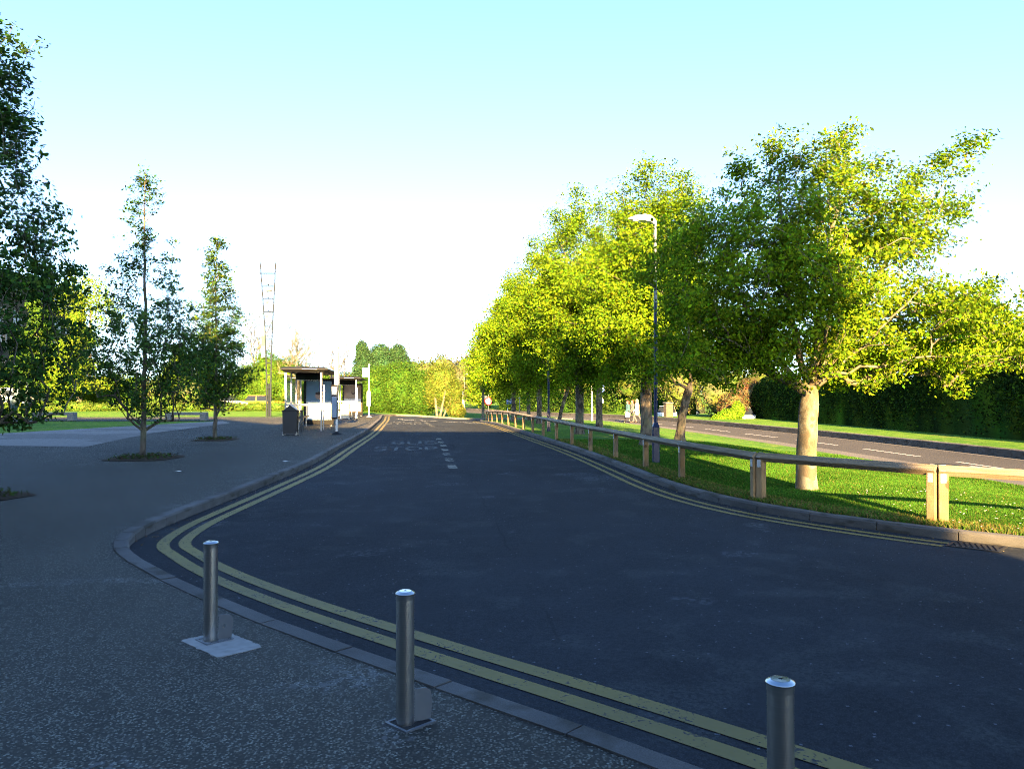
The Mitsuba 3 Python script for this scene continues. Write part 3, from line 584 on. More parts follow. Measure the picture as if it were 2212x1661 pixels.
foliage('shrub', 'yellow olive shrub tree with several pale stems at the end of the bus road', 'shrub', [((-6.3, 70.5, 2.6), (1.45, 1.4, 1.9)), ((-5.4, 70.8, 1.7), (1.1, 1.2, 1.5)), ((-7.1, 70.5, 2.2), (.9, 1.1, 1.5))], 17000, .11, OL + [(.18, .215, .035)], 73, [((-6.6, 69.6, -.4), V3(-6.9, 69.9, 2.0), .12), ((-6.35, 69.5, -.4), V3(-5.9, 69.7, 2.0), .11), ((-6.1, 69.7, -.4), V3(-5.2, 70, 1.8), .08)], barkm=M_PBARK, ragged=.3)
foliage('shrub', 'low orange tinted shrub beside the person in white', 'shrub', [((-5.0, 69.5, .35), (.75, .7, .8)), ((-4.6, 69.8, .1), (.5, .5, .5))], 2600, .12, OL + [(.20, .18, .04)], 74)
# left background
foliage('hedge', 'tall bright green hedge behind the ladder shaped mast', 'hedge', [((-27.2, 81, 2.3), (2.0, 1.8, 2.4)), ((-25.0, 80.5, 3.1), (2.0, 1.9, 2.9)), ((-23.0, 80.5, 2.8), (1.8, 1.8, 2.6)), ((-21.0, 80.5, 2.3), (1.6, 1.7, 2.3)), ((-19.0, 80, 2.0), (1.6, 1.6, 2.1)), ((-17.0, 79.5, 1.9), (1.5, 1.6, 2.0)), ((-15.3, 79, 2.2), (1.3, 1.5, 2.2))], 46000, .14, MG + [(.12, .20, .02)], 75)
foliage('shrub_bed', 'low row of green and straw coloured shrubs at the edge of the sunlit lawn', 'shrub', [((x, 73.5 + .4 * math.sin(x), .42), (1.5, .9, .55 + .12 * math.sin(x * 1.7))) for x in np.arange(-58, -14, 2.0)], 26000, .12, MG + OL, 76)
for i, (x, y, h, r, lab, cl) in enumerate(((-41.8, 76, 9.6, 3.0, 'large yellow green layered conifer standing left of the middle hornbeam', YG), (-46.6, 77, 10.8, 3.3, 'broad dark green conifer partly hidden by the left hornbeam', MG), (-33.2, 78.5, 5.6, 2.2, 'shorter bright conifer behind the middle hornbeam', YG + MG), (-51.5, 75.5, 10.5, 3.2, 'far left conifer behind the bird sculptures', MG + DK))):
    rr = np.random.default_rng(80 + i); bl = []
    for k in range(16):
        z = 2.2 + (h - 2.6) * k / 15; w = r * (1 - .72 * k / 15); a = rr.random() * 6.3
        bl.append(((x + w * .45 * math.cos(a), y + w * .45 * math.sin(a), z), (w * .8, w * .75, .55 + .25 * rr.random())))
    foliage('conifer', lab, 'tree', bl, 20000, .18, cl, 85 + i, [((x, y, -.1), V3(x + .1, y, h * .7), .28)], up=.9, ragged=.35, core=.62, barkm=M_PBARK)
foliage('birch_tree', 'airy pale green tree rising over the brick building', 'tree', [((-51, 94, 13.6), (2.6, 2.5, 2.0)), ((-48.6, 94, 11.5), (1.5, 1.6, 2.0)), ((-53, 94, 12.5), (2, 2, 2))], 3600, .28, YG, 92, [((-50.5, 94, 0), V3(-50.4, 94, 12), .2)], ragged=.6, core=0)
foliage('shrub', 'tangled brown and green shrub between the hornbeams in the background', 'shrub', [((-34, 75, 1.3), (2.0, 1.2, 1.6)), ((-30.5, 75.5, 1.2), (1.8, 1.2, 1.4))], 6000, .16, BR + MG, 93, ragged=.4)
foliage('hedge', 'mixed green hedge behind the nearer two hornbeams across the lawn', 'hedge', [((x, 80 + .6 * math.sin(x * 1.3), 1.7), (1.9, 1.5, 2.1 + .5 * math.sin(x * .9))) for x in np.arange(-45, -28.5, 2.2)], 24000, .15, MG + [(.12, .20, .02)], 94, ragged=.35)
# far woodland in the gap
for i, (x, y, h, r, cl, lab) in enumerate(((-14.5, 150, 9.5, 4.0, BR + OL, 'hazy brown far tree left of the far street lamp'), (-9.5, 145, 9.0, 3.5, BR, 'brown far tree above the end of the main road'), (-5.0, 140, 8.0, 3.0, OL + BR, 'olive far tree right of the far street lamp'), (-4.2, 118, 5.2, 2.6, YG, 'bright green far shrub beside the end of the main road'), (-20, 152, 9, 4, BR + MG, 'far tree behind the yellow olive shrub'), (1, 135, 9, 4, MG, 'far tree behind the row of maples'), (8, 128, 9, 4.5, MG + OL, 'far tree seen low between the maple trunks'))):
    foliage('far_tree', lab, 'tree', [((x, y, h * .42), (r, r, h * .42)), ((x + r * .3, y, h * .62), (r * .7, r * .7, h * .33)), ((x - r * .4, y, h * .55), (r * .6, r * .6, h * .3))], 5200, .36, cl, 100 + i, ragged=.4)
# right background
def hedge(label, line, w, h, n, size, cols, seed, hv=.35):
    rng = np.random.default_rng(seed); l = resample(np.asarray(line, float), .8); s = np.r_[0, np.cumsum(np.linalg.norm(np.diff(l, axis=0), axis=1))]
    def surf(t, a, k):
        x, y = np.interp(t, s, l[:, 0]), np.interp(t, s, l[:, 1]); dx = np.interp(t + .4, s, l[:, 0]) - np.interp(t - .4, s, l[:, 0]); dy = np.interp(t + .4, s, l[:, 1]) - np.interp(t - .4, s, l[:, 1]); L = np.hypot(dx, dy) + 1e-9
        hh = h * (1 + hv * (meshkit.fbm(np.c_[t * .25, t * 0, t * 0 + seed], 3) - .5)); c, sn = np.cos(a), np.sin(a)
        u = np.sign(c) * np.abs(c) ** .5 * w / 2; v = np.abs(sn) ** .5 * hh; g = S(x, y)
        b = 1 + .35 * (meshkit.fbm(np.c_[t * .9, u * .9, v * .9] + seed, 3) - .5)
        return np.c_[x - dy / L * u * k * b, y + dx / L * u * k * b, g + .15 + v * (k * .5 + .5) * b]
    t = rng.random(n) * s[-1]; a = rng.random(n) * np.pi; P = surf(t, a, 1 - .12 * rng.random(n) ** 2) + rng.normal(size=(n, 3)) * .05
    k = thing('hedge', label, 'hedge'); m, c = leaf_mesh(P, size, rng, leaf_cols(n, rng, cols), .4); obj('foliage', m, M_LEAF, k, color=c)
    A, B = np.meshgrid(s, np.linspace(0, np.pi, 13), indexing='ij'); V = surf(A.ravel(), B.ravel(), .78); V[:, 2] -= .12
    ii, jj = np.meshgrid(np.arange(len(s) - 1), np.arange(12), indexing='ij'); q = (ii * 13 + jj).ravel()
    obj('inner_foliage', (V, np.vstack([np.c_[q, q + 1, q + 14], np.c_[q, q + 14, q + 13]])), M_INNER, k, smooth=True, color=leaf_cols(len(V), rng, cols)); return k
hedge('long dark evergreen hedge along the far side of the main road', [(23.3, 4), (22.4, 20), (22.0, 32), (21.6, 45), (21.0, 57), (20.5, 64)], 2.8, 4.0, 115000, .14, DK + [(.06, .11, .012)], 111, 1.05)
hedge('dark hedge behind the walking people beyond the main road', [(17.0, 75), (13, 80), (8, 87), (3, 96), (-1, 106)], 2.2, 2.7, 26000, .2, DK + MG, 112, .5)
foliage('broad_tree', 'dark leafy tree rising behind the evergreen hedge at the right edge', 'tree', [((25.6, 38, 2.6), (2.4, 2.2, 2.3)), ((28, 36, 3.0), (2.6, 2.6, 2.4))], 11000, .17, DK + MG, 113, [((26, 38, -.5), V3(26, 38, 2.5), .22)])
foliage('shrub', 'copper red shrub beside the white car behind the main road', 'shrub', [((17.6, 62.5, .7), (1.3, .9, 1.15)), ((19.4, 64, 1.3), (1.2, 1, 1.6))], 5000, .14, RD + BR, 114)
foliage('shrub', 'lime green shrub spilling over the far kerb of the main road', 'shrub', [((16.6, 60.0, .0), (.9, .7, .6)), ((15.8, 59.7, -.2), (.7, .5, .35)), ((17.3, 60.3, .4), (.5, .5, .7))], 3200, .13, [(.18, .32, .02), (.14, .27, .02)], 115)
foliage('shrub', 'yellow olive bush rising behind the copper red shrub', 'shrub', [((18.0, 67, 1.8), (2.2, 1.6, 2.2)), ((15.2, 70, 2.6), (2.2, 1.6, 2.2)), ((21.0, 66, 2.2), (1.8, 1.6, 2.3))], 9500, .16, OL + BR, 116, ragged=.4)
foliage('broad_tree', 'olive twiggy tree seen behind the small half bare tree', 'tree', [((12.5, 80, 3.4), (3.4, 2.4, 2.2)), ((8, 86, 3.6), (3.2, 2.4, 2.2)), ((17, 78, 3.6), (3, 2.4, 2.4))], 10000, .2, OL + BR + MG, 117, [((12.5, 80, -.6), V3(12.5, 80, 2.5), .2)], ragged=.5)
foliage('broad_tree', 'green tree filling the gap behind the second and third maples', 'tree', [((4, 104, 3.8), (4, 3, 2.8)), ((10, 100, 3.4), (3.5, 3, 2.6)), ((-1.5, 110, 3.4), (2.5, 3, 2.6))], 9000, .26, MG + YG, 118, [((4, 104, -.7), V3(4, 104, 2.5), .25)], ragged=.45)

# turf blades and daisies near the rail
rng = np.random.default_rng(3)
def scatter(n, poly, dens):
    x0, y0, x1, y1 = poly.bounds; p = np.c_[rng.uniform(x0, x1, n), rng.uniform(y0, y1, n)]
    p = p[contains_xy(poly, p[:, 0], p[:, 1])]; return p[rng.random(len(p)) < dens(p[:, 0], p[:, 1])]
vp = verge.intersection(Polygon([(0, 7.2), (11.4, 7.2), (11.4, 27), (0, 27)])).buffer(-.02)
p = scatter(900000, vp, lambda x, y: np.clip((13 / np.hypot(x, y)) ** 2.2, 0, 1) * ((x / y) < .72))
n = len(p)
kd = __import__('scipy.spatial', fromlist=['cKDTree']).cKDTree(krb); dk = kd.query(p)[0]
h = rng.uniform(.022, .05, n) * np.where(dk < .5, 1.5, 1.0); az = rng.uniform(0, 2 * np.pi, n); w = rng.uniform(.004, .008, n) * np.clip(np.hypot(*p.T) / 9, 1, 2.2)
z = GZ(p[:, 0], p[:, 1]); d = np.c_[np.cos(az), np.sin(az)]; tip = rng.normal(size=(n, 2)) * .55 * h[:, None]
vv = np.stack([np.c_[p - d * w[:, None], z - .004], np.c_[p + d * w[:, None], z - .004], np.c_[p + tip, z + h]], 1).reshape(-1, 3)
col = leaf_cols(n, rng, [(.055, .15, .018), (.042, .125, .016), (.078, .175, .02)]) * (.55 + .9 * meshkit.fbm(np.c_[p * .9, p[:, 0] * 0], 3))[:, None]; dry = rng.random(n) < np.where(dk < .55, .5, .05); col[dry] = leaf_cols(dry.sum(), rng, [(.22, .18, .06), (.18, .16, .05)])
kg = obj('grass_blades', (vv, np.arange(3 * n).reshape(-1, 3)), M_LEAF, color=np.repeat(col, 3, 0)); tag(kg, 'short mown grass with dry tufts along the kerb behind the timber rail', 'grass', kind='stuff')
p = scatter(5000, verge.intersection(Polygon([(5.2, 7), (7.5, 7), (7.5, 13), (5.2, 13)])), lambda x, y: .05 + 0 * x); ms = []
for x, y in p[:90]:
    zz = gz(x, y) + random.uniform(.035, .05); ms.append(lathe([(0, -.002), (.011, 0), (.005, .003), (0, .004)], (x, y, zz), 7))
tag(obj('daisies', cat(ms), M_WPLAS), 'white daisies scattered in the sunny grass at the right edge', 'flowers', kind='stuff')
for (x, y, rx, ry, lab) in ((-8.2, 11.75, .95, .55, 'dark soil of the tree pit at the left edge'), (-8.8, 18.9, .78, .9, 'dark soil of the tree pit under the middle hornbeam'), (-10.0, 26.6, .68, .85, 'dark soil of the tree pit under the slender hornbeam')):
    nn = 40; an = np.arange(nn) * 2 * np.pi / nn; rim = np.c_[x + rx * np.sign(np.cos(an)) * np.abs(np.cos(an)) ** .6 * (1 + .05 * np.sin(an * 7)), y + ry * np.sign(np.sin(an)) * np.abs(np.sin(an)) ** .6 * (1 + .05 * np.cos(an * 5))]
    m = fill(Polygon(rim), .1, lambda a, b: PZ(a, b) + .005 + .035 * np.clip(1.1 - np.maximum(np.abs(a - x) / rx, np.abs(b - y) / ry), 0, 1) * (.4 + 1.2 * meshkit.noise(np.c_[a * 9, b * 9, a * 0])))
    k = obj('tree_pit', m, M_SOIL, smooth=True); tag(k, lab, kind='structure')

lit = []
for line, side, ylim, cnt in ((KL, -1, (8.6, 22), 420), (KR, 1, (8.0, 30), 260)):
    c = line[(line[:, 1] > ylim[0]) & (line[:, 1] < ylim[1]) & (np.abs(line[:, 0]) < 7)]; q = c[rng.integers(0, len(c), cnt)]; o_ = offset(line, side * 1.0)[(line[:, 1] > ylim[0]) & (line[:, 1] < ylim[1]) & (np.abs(line[:, 0]) < 7)]
    w_ = np.abs(rng.normal(size=(cnt, 1))) * .13 + .02; q = c[(k_ := rng.integers(0, len(c), cnt))]; q = q + (o_[k_] - c[k_]) * w_ + rng.normal(size=(cnt, 2)) * .03
    lit.append(np.c_[q, S(q[:, 0], q[:, 1]) + .006])
lit = np.vstack(lit); m, c = leaf_mesh(lit, .022, rng, leaf_cols(len(lit), rng, [(.20, .13, .06), (.28, .20, .10), (.12, .075, .04)]), 2.5, .6, .5)
m[0][:, 2] = np.maximum(m[0][:, 2], S(m[0][:, 0], m[0][:, 1]) + .003)
tag(obj('leaf_litter', m, M_LEAF, color=c), 'small dry brown leaves and grit gathered in the gutters', 'leaf litter', kind='stuff')
for (x, y, rx, ry), lab in zip(((-8.2, 11.75, .9, .5), (-8.8, 18.9, .72, .85), (-10.0, 26.6, .62, .8)), ('weeds and clods in the tree pit at the left edge', 'weeds and clods in the tree pit under the middle hornbeam', 'weeds and clods in the tree pit under the slender hornbeam')):
    q = np.c_[x + rng.normal(size=500) * rx * .5, y + rng.normal(size=500) * ry * .5]; q = q[(np.abs(q[:, 0] - x) < rx) & (np.abs(q[:, 1] - y) < ry)]
    m, c = leaf_mesh(np.c_[q, PZ(q[:, 0], q[:, 1]) + rng.uniform(.03, .10, len(q))], .07, rng, leaf_cols(len(q), rng, [(.05, .09, .02), (.04, .07, .02), (.07, .05, .03)]), .3, .35)
    tag(obj('weeds', m, M_LEAF, color=c), lab, 'weeds', kind='stuff')
for (x, y, r_, lab) in ((-5.15, 17.9, .4, 'crumpled white paper scrap on the pavement near the kerb before the shelter'), (-6.6, 15.6, 1.2, 'small white paper scrap on the pavement beyond the first kerb bend')):
    zz = pz(x, y) + .004; g_ = np.random.default_rng(int(y * 10)); a_ = np.arange(9) * .7; rr_ = .045 * (.7 + .6 * g_.random(9))
    pp = np.c_[x + rr_ * np.cos(a_) * 1.5, y + rr_ * np.sin(a_), zz + .018 * g_.random(9)]; pp = np.vstack([pp, [x, y, zz + .02]])
    tag(obj('paper_scrap', (pp, np.array([[i, (i + 1) % 9, 9] for i in range(9)])), M_WPLAS), lab, 'litter')
# ------------------------------------------------------------------ timber knee rails
def rail_fence(label, posts, single_last=True):
    t = thing('timber_fence', label, 'fence')
    P = np.asarray(posts, float); n = len(P)
    for i, (x, y) in enumerate(P):
        e = P[min(i + 1, n - 1)] - P[max(i - 1, 0)]; rz = math.atan2(e[1], e[0]); z0 = gz(x, y); wd = .1 if i not in (0, n - 1) else .105
        top = .60
        ps = obj('post', box((x, y, z0 + top / 2 - .1), (wd, wd, top + .2), rz, .008), M_WOOD, t)
        # galvanised saddle strap over the rail and down the face of the post
        e = e / np.linalg.norm(e); nn = V3(-e[1], e[0]); ms = []
        for sgn in (-1, 1): ms.append(box((x + nn[0] * sgn * (wd / 2 + .0025), y + nn[1] * sgn * (wd / 2 + .0025), z0 + top - .055), (.06, .004, .11), rz))
        a0 = .066 + .0035
        for sgn in (-1, 1):
            q = []
            for s_ in (-.03, .03):
                for (u, v) in ((0, a0), (0, a0 - .005), (sgn * a0, 0), (sgn * (a0 - .005), 0)): q.append([x + e[0] * s_ + nn[0] * u, y + e[1] * s_ + nn[1] * u, z0 + top + .035 + v])
            ms.append(hull(q))
        obj('strap', cat(ms), M_STRAP, t)
    for i in range(n - 1):
        a, b = V3(*P[i], gz(*P[i]) + .635), V3(*P[i + 1], gz(*P[i + 1]) + .635); e = (b - a) / np.linalg.norm(b - a); nn = V3(-e[1], e[0], 0); nn /= np.linalg.norm(nn); up = np.cross(e, -nn) * -1
        up = V3(0, 0, 1); r = .066; g = .003
        a2 = a - e * (.048 if i == 0 else -g); b2 = b + e * (.048 if i == n - 2 else -g); q = []
        for c in (a2, b2):
            for k in range(4):
                an = k * math.pi / 2
                for da in (-.08, .08): q.append(c + nn * r * math.cos(an + da) + up * r * math.sin(an + da))
        obj('rail', hull(q), M_RAIL, t)
    return t
rail_fence('short timber knee rail fully in the sun at the right edge', [(5.198, 9.50), (7.4, 8.45), (9.3, 7.6)])
rail_fence('timber knee rail section in front of the pale maple trunk', [(3.645, 11.53), (5.10, 9.56)])
rail_fence('long shaded timber knee rail running back along the bus road', [(3.58, 11.62), (3.1, 14.4), (2.8, 16.5), (2.5, 19.0), (2.14, 21.5), (1.84, 24.2), (1.52, 26.9), (1.18, 29.7), (.85, 32.3), (.52, 35), (.18, 37.6), (-.18, 40.2), (-.52, 42.8), (-.85, 45.4), (-1.2, 48.2), (-1.5, 51), (-1.75, 53.8)])

# ------------------------------------------------------------------ bollards
def bollard(label, x, y, pad=None, plate_h=.155, hole=False):
    t = thing('bollard', label, 'bollard', 'steel bollards along the dropped kerb'); z0 = pz(x, y); H = .645; r = .045
    obj('post', lathe([(r, -.06), (r, H - .03)], (x, y, z0), 40), M_STEEL, t, smooth=60)
    obj('collar', lathe([(r, H - .03), (r + .0015, H - .028), (r + .0015, H - .008), (r + .0045, H - .003), (r + .0045, H + .001)], (x, y, z0), 40), M_STEEL, t, smooth=40)
    c = obj('cap', lathe([(r + .0045, H + .001), (r + .002, H + .005), (.034, H + .012), (.0335, H + .007), (.031, H + .007), (.0305, H + .0115), (.008, H + .0125), (0, H + .0125)], (x, y, z0), 40), M_CAP, t, smooth=30)
    obj('keyhole', lathe([(.0075, H + .013), (.0055, H + .0136), (0, H + .0136)], (x, y, z0), 16), M_PIT, c)
    # recessed housing: frame round a dark slot, its hinged lid standing open beside the post
    rz = math.atan2(-.69, .72) + math.pi / 2; cx, cy = x + .025, y + .012
    R2 = np.array([[math.cos(rz), -math.sin(rz)], [math.sin(rz), math.cos(rz)]]); ms = []
    for (ox, oy, sx, sy) in ((0, .078, .19, .014), (0, -.078, .19, .014), (.088, 0, .014, .142), (-.088, 0, .014, .142)):
        o = R2 @ V3(ox, oy); ms.append(box((cx + o[0], cy + o[1], z0 + .003), (sx, sy, .012), rz))
    obj('frame', cat(ms), M_PLATE, t)
    o = R2 @ V3(0, 0); obj('recess', box((cx, cy, z0 + .0005), (.163, .142, .008), rz), M_PIT, t)
    hx = V3(x, y) + V3(.085, .035); e = V3(math.cos(.42), math.sin(.42)); hp = [(-.045, 0), (.04, 0), (.052, plate_h * .55), (.045, plate_h * .86), (.022, plate_h), (-.038, plate_h)]
    poly = Polygon(hp)
    if hole: poly = poly.difference(Point(-.002, plate_h * .52).buffer(.011))
    m = trimesh.creation.extrude_polygon(poly, .006, engine='earcut'); v = m.vertices
    nn = V3(-e[1], e[0]); w = np.c_[hx[0] + v[:, 0] * e[0] + v[:, 2] * nn[0] + v[:, 1] * .10 * nn[0], hx[1] + v[:, 0] * e[1] + v[:, 2] * nn[1] + v[:, 1] * .10 * nn[1], z0 + .004 + v[:, 1]]
    obj('lid', trimesh.Trimesh(w, m.faces, process=False), M_PLATE, t)
    return t
bollard('steel bollard set in a pale concrete pad, leftmost of the three', -2.0, 5.24, hole=True)
bollard('middle steel bollard with its open lid behind on the right', -.53, 3.92)
bollard('nearest steel bollard cut by the bottom of the view on the right', .92, 2.71)
pd = Polygon([(-2.20, 5.235), (-1.965, 5.43), (-1.60, 5.10), (-1.82, 4.885)]).buffer(-.02).buffer(.02); prr = np.array(pd.exterior.coords); prr = resample(prr, .02); prr[:, :2] += np.random.default_rng(4).normal(size=prr.shape) * .004
pad = trimesh.creation.extrude_polygon(Polygon(prr).buffer(0), .013, engine='earcut'); pad.vertices[:, 2] += pz(-2, 5.2) - .0085 
M_PADC = procm('pad_concrete', lambda p, n, uv: mi.Color3f(.24, .24, .23) * (.75 + .5 * fbm(p.x * 22, p.y * 22, 3, 4)), .9, .2)
# the pad is cast round the bollard's housing
pad = obj('concrete_pad', pad, M_PADC); tag(pad, 'small pale concrete pad round the leftmost bollard', kind='structure')

# drain
def drain():
    t = thing('drain_grate', 'slotted iron drain grate in the gutter at the right edge', 'drain'); i = np.argmin(np.linalg.norm(KR - V3(5.12, 8.76), axis=1)); e = KR[i - 1] - KR[i + 1]; e /= np.linalg.norm(e); nn = V3(-e[1], e[0]); nn = nn if nn[1] < 0 else -nn
    c = V3(*KR[i]) + nn * .24; rz = math.atan2(e[1], e[0])
    obj('recess', box((*c, -.004), (.47, .35, .012), rz), M_PIT, t)
    for o, s in ((V3(0, .185), (.51, .03)), (V3(0, -.185), (.51, .03)), (V3(.24, 0), (.03, .34)), (V3(-.24, 0), (.03, .34))):
        q = c + e * o[0] + nn * o[1]; obj('frame', box((*q, .004), (*s, .016), rz), M_DGREY, t)
    for k in range(8): q = c + e * (-.196 + .056 * k); obj('bar', box((*q, .0035), (.03, .33, .014), rz + .35), M_DGREY, t)
drain()

# ------------------------------------------------------------------ lamp columns
def lamp(label, x, y, H, z0, head_dir=-1, col=M_NAVY, base_h=.82, headm=None, sunlit_col=None, head_L=.62):
    t = thing('street_lamp', label, 'street lamp')
    obj('base', cat([box((x, y, z0 + base_h / 2 - .05), (.15, .15, base_h + .1), 0, .012), hull([[x + a * .075, y + b * .075, z0 + base_h] for a in (-1, 1) for b in (-1, 1)] + [[x + a * .04, y + b * .04, z0 + base_h + .1] for a in (-1, 1) for b in (-1, 1)])]), col, t)
    obj('door', box((x, y - .0765, z0 + .45), (.09, .005, .42)), col, t)
    sp = z0 + H * .66
    obj('column', tube([(x, y, z0 + base_h + .05), (x, y, sp)], [.042, .037], 16), col, t, smooth=60)
    obj('column', tube([(x, y, sp), (x, y, z0 + H - .12)], [.037, .033], 16), sunlit_col or M_GREYP, t, smooth=60)  # pale grey above the navy: sunlight on the upper column put into its colour
    o = V3(x, y, z0 + H); d = head_dir
    sec = [(0.02, .05, -.14, -.02), (-.02, .06, -.11, .03), (-.10, .085, -.05, .10), (-.24, .12, -.03, .125), (-.42, .12, -.01, .10), (-.56, .085, .01, .06), (-head_L, .02, .025, .035)]
    hd = cat([hull([o + V3(-d * s[0] * 1, b * s[1] * f, zz) for s in (sec[i], sec[i + 1]) for b in (-1, 1) for zz, f in ((s[2], 1), (s[3], .55), ((s[2] + s[3]) / 2, 1))]) for i in range(len(sec) - 1)])
    h = obj('lantern', hd, headm or M_WPLAS, t)
    obj('lens', hull([o + V3(-d * a, b, zz) for a in (-.20, -.50) for b in (-.075, .075) for zz in (-.025, .0)] ), M_ALU, h)
    return t
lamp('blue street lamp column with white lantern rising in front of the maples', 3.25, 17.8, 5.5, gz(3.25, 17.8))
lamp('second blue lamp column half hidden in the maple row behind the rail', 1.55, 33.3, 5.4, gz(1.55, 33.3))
lamp('far grey street lamp in the gap at the end of the main road', -7.15, 118, 5.3, z1(S, -7.15, 118) + .1, 1, M_GREYP)
def post_top(x, y, H):
    t = thing('street_lamp', 'dark post top lantern beyond the evergreen hedge at far right', 'street lamp'); z0 = z1(S, x, y)
    obj('column', tube([(x, y, z0), (x, y, z0 + H)], [.06, .04], 10), M_BLACK, t, smooth=60)
    obj('lantern', lathe([(.04, H), (.05, H + .05), (.30, H + .12), (.32, H + .16), (.08, H + .28), (.03, H + .45), (0, H + .45)], (x, y, z0), 14), M_BLACK, t)
post_top(24.1, 40, 6.9)

# ------------------------------------------------------------------ bus shelters, stops, bins
def poster_blue(p, n, uv):
    c = mix((.14, .26, .37), (.19, .32, .43), smoothstep(.4, .6, fbm(p.x * 1.5, p.y * 1.5, p.z * 1.2, 2)))
    return c
def poster_brown(p, n, uv): return mix((.30, .20, .12), (.42, .30, .19), smoothstep(.35, .65, fbm(p.x * 2, p.y * 2, p.z * 1.5, 3)))
M_PB = procm('blue_poster', poster_blue, .3, .5); M_PBR = procm('brown_poster', poster_brown, .3, .5)
M_PLIT = plain('poster_sunlit', (.75, .77, .76), .3); M_HAIR = plain('brown_hair', (.05, .03, .02), .7)
def shelter(label, o, u, L, poster, kind):
    t = thing('bus_shelter', label, 'bus shelter', 'bus shelters on the pavement'); u = V3(*u); u /= np.linalg.norm(u); w = V3(-u[1], u[0]); z0 = pz(*o); rz = math.atan2(u[1], u[0])
    def P(a, b, z): return [*(V3(*o) + u * a + w * b), z0 + z]
    def bx(a0, a1, b0, b1, za, zb): return hull([P(a, b, z) for a in (a0, a1) for b in (b0, b1) for z in (za, zb)])
    D = 1.45
    obj('roof', cat([hull([P(a, b, z) for a, b in ((-.3, -.3), (L + .35, -.3), (L + .35, D + .2), (-.3, D + .2)) for z in (2.56, 2.60)] + [P(a, b, 2.68) for a, b in ((-.15, -.1), (L + .2, -.1), (L + .2, D + .1), (-.15, D + .1))]),
                     hull([P(a, b, z) for a, b, z in ((-.1, -.05, 2.47), (L + .1, -.05, 2.47), (L + .1, D + .05, 2.47), (-.1, D + .05, 2.47), (-.29, -.29, 2.558), (L + .34, -.29, 2.558), (L + .34, D + .19, 2.558), (-.29, D + .19, 2.558))])]), M_DGREY, t)
    obj('roof_strip', bx(-.31, -.302, .15, .75, 2.565, 2.595), M_WPLAS, t)
    n = max(3, int(round(L / 1.6)))
    for i in range(n + 1):
        a = .05 + (L - .1) * i / n
        obj('post', bx(a - .035, a + .035, D - .035, D + .035, -.02, 2.5), M_ALU, t)
        if i < n:
            a1 = .05 + (L - .1) * (i + 1) / n
            obj('glass_panel', (np.array([P(a + .05, D, .25), P(a1 - .05, D, .25), P(a1 - .05, D, 2.3), P(a + .05, D, 2.3)]), np.array([[0, 1, 2], [0, 2, 3]])), M_GLASS, t)
            obj('glazing_bar', bx(a + .035, a1 - .035, D - .015, D + .015, 2.3, 2.34), M_ALU, t); obj('glazing_bar', bx(a + .035, a1 - .035, D - .015, D + .015, .21, .25), M_ALU, t)
    for a in (.05, L - .05): obj('post', bx(a - .03, a + .03, -.03, .03, -.02, 2.5), M_ALU, t)
    obj('post', bx(1.2, 1.25, -.02, .03, -.02, 1.95), M_ALU, t)
    # near end: two glass lights and a rail
    obj('glass_panel', (np.array([P(.05, .06, 1.15), P(.05, D - .06, 1.15), P(.05, D - .06, 2.3), P(.05, .06, 2.3)]), np.array([[0, 1, 2], [0, 2, 3]])), M_GLASS, t)
    obj('glass_panel', (np.array([P(.05, .06, .2), P(.05, D - .06, .2), P(.05, D - .06, 1.05), P(.05, .06, 1.05)]), np.array([[0, 1, 2], [0, 2, 3]])), M_GLASS, t)
    obj('handrail', bx(.02, .08, .03, D - .035, 1.06, 1.14), M_ALU, t)
    obj('header_panel', bx(1.9, 2.0, .12, D - .2, 2.18, 2.47), M_BLACK, t); obj('header_strip', bx(1.89, 2.01, .12, D - .2, 2.14, 2.165), M_WPLAS, t)
    # advertising panel closing the far end
    ad = obj('advert_frame', cat([bx(L - .22, L + .02, b0, b1, za, zb) for b0, b1, za, zb in ((-.12, -.02, .05, 2.3), (D - .25, D - .15, .05, 2.3), (-.02, D - .25, .05, .3), (-.02, D - .25, 2.18, 2.3))]), M_BLACK, t)
    obj('poster', bx(L - .17, L - .15, -.02, D - .25, .3, 2.18), poster, ad)
    hd = kind == 'head'
    if hd:
        y_ = [P(L - .173, .62 + .13 * math.cos(k), 1.46 + .17 * math.sin(k)) for k in np.linspace(0, 2 * np.pi, 24)[:-1]]; obj('printed_head', (np.array(y_ + [P(L - .173, .62, 1.46)]), np.array([[i, 23, (i + 1) % 23] for i in range(23)])), M_SKIN, ad)
        y_ = [P(L - .176, .62 + .14 * math.cos(k), 1.55 + .10 * math.sin(k)) for k in np.linspace(0, np.pi, 14)]; obj('printed_hair', (np.array(y_ + [P(L - .176, .62, 1.5)]), np.array([[i, 14, i + 1] for i in range(13)])), M_HAIR, ad)
        obj('sunlit_area', bx(L - .1725, L - .171, 0, D - .27, .32, 1.2), M_PLIT, ad)  # white sheet: sun on the lower poster, below the roof shadow, put into colour
    else:
        y_ = [P(L - .172, .55 + .13 * math.cos(k), 1.72 + .2 * math.sin(k)) for k in np.linspace(-2.9, .2, 12)]; y2 = [P(L - .172, .55 + .07 * math.cos(k), 1.74 + .13 * math.sin(k)) for k in np.linspace(-2.9, .2, 12)]
        obj('printed_mark', (np.array(y_ + y2), np.array([[i, i + 12, i + 1] for i in range(11)] + [[i + 1, i + 12, i + 13] for i in range(11)])), M_HAIR, ad)
        obj('sunlit_area', bx(L - .1725, L - .171, 0, D - .27, .32, 1.22), M_PLIT, ad)  # same here: sunlight on the lower poster painted as a white sheet
    obj('bench_seat', bx(1.0, L - .8, D - .5, D - .16, .48, .53), M_DGREY, t)
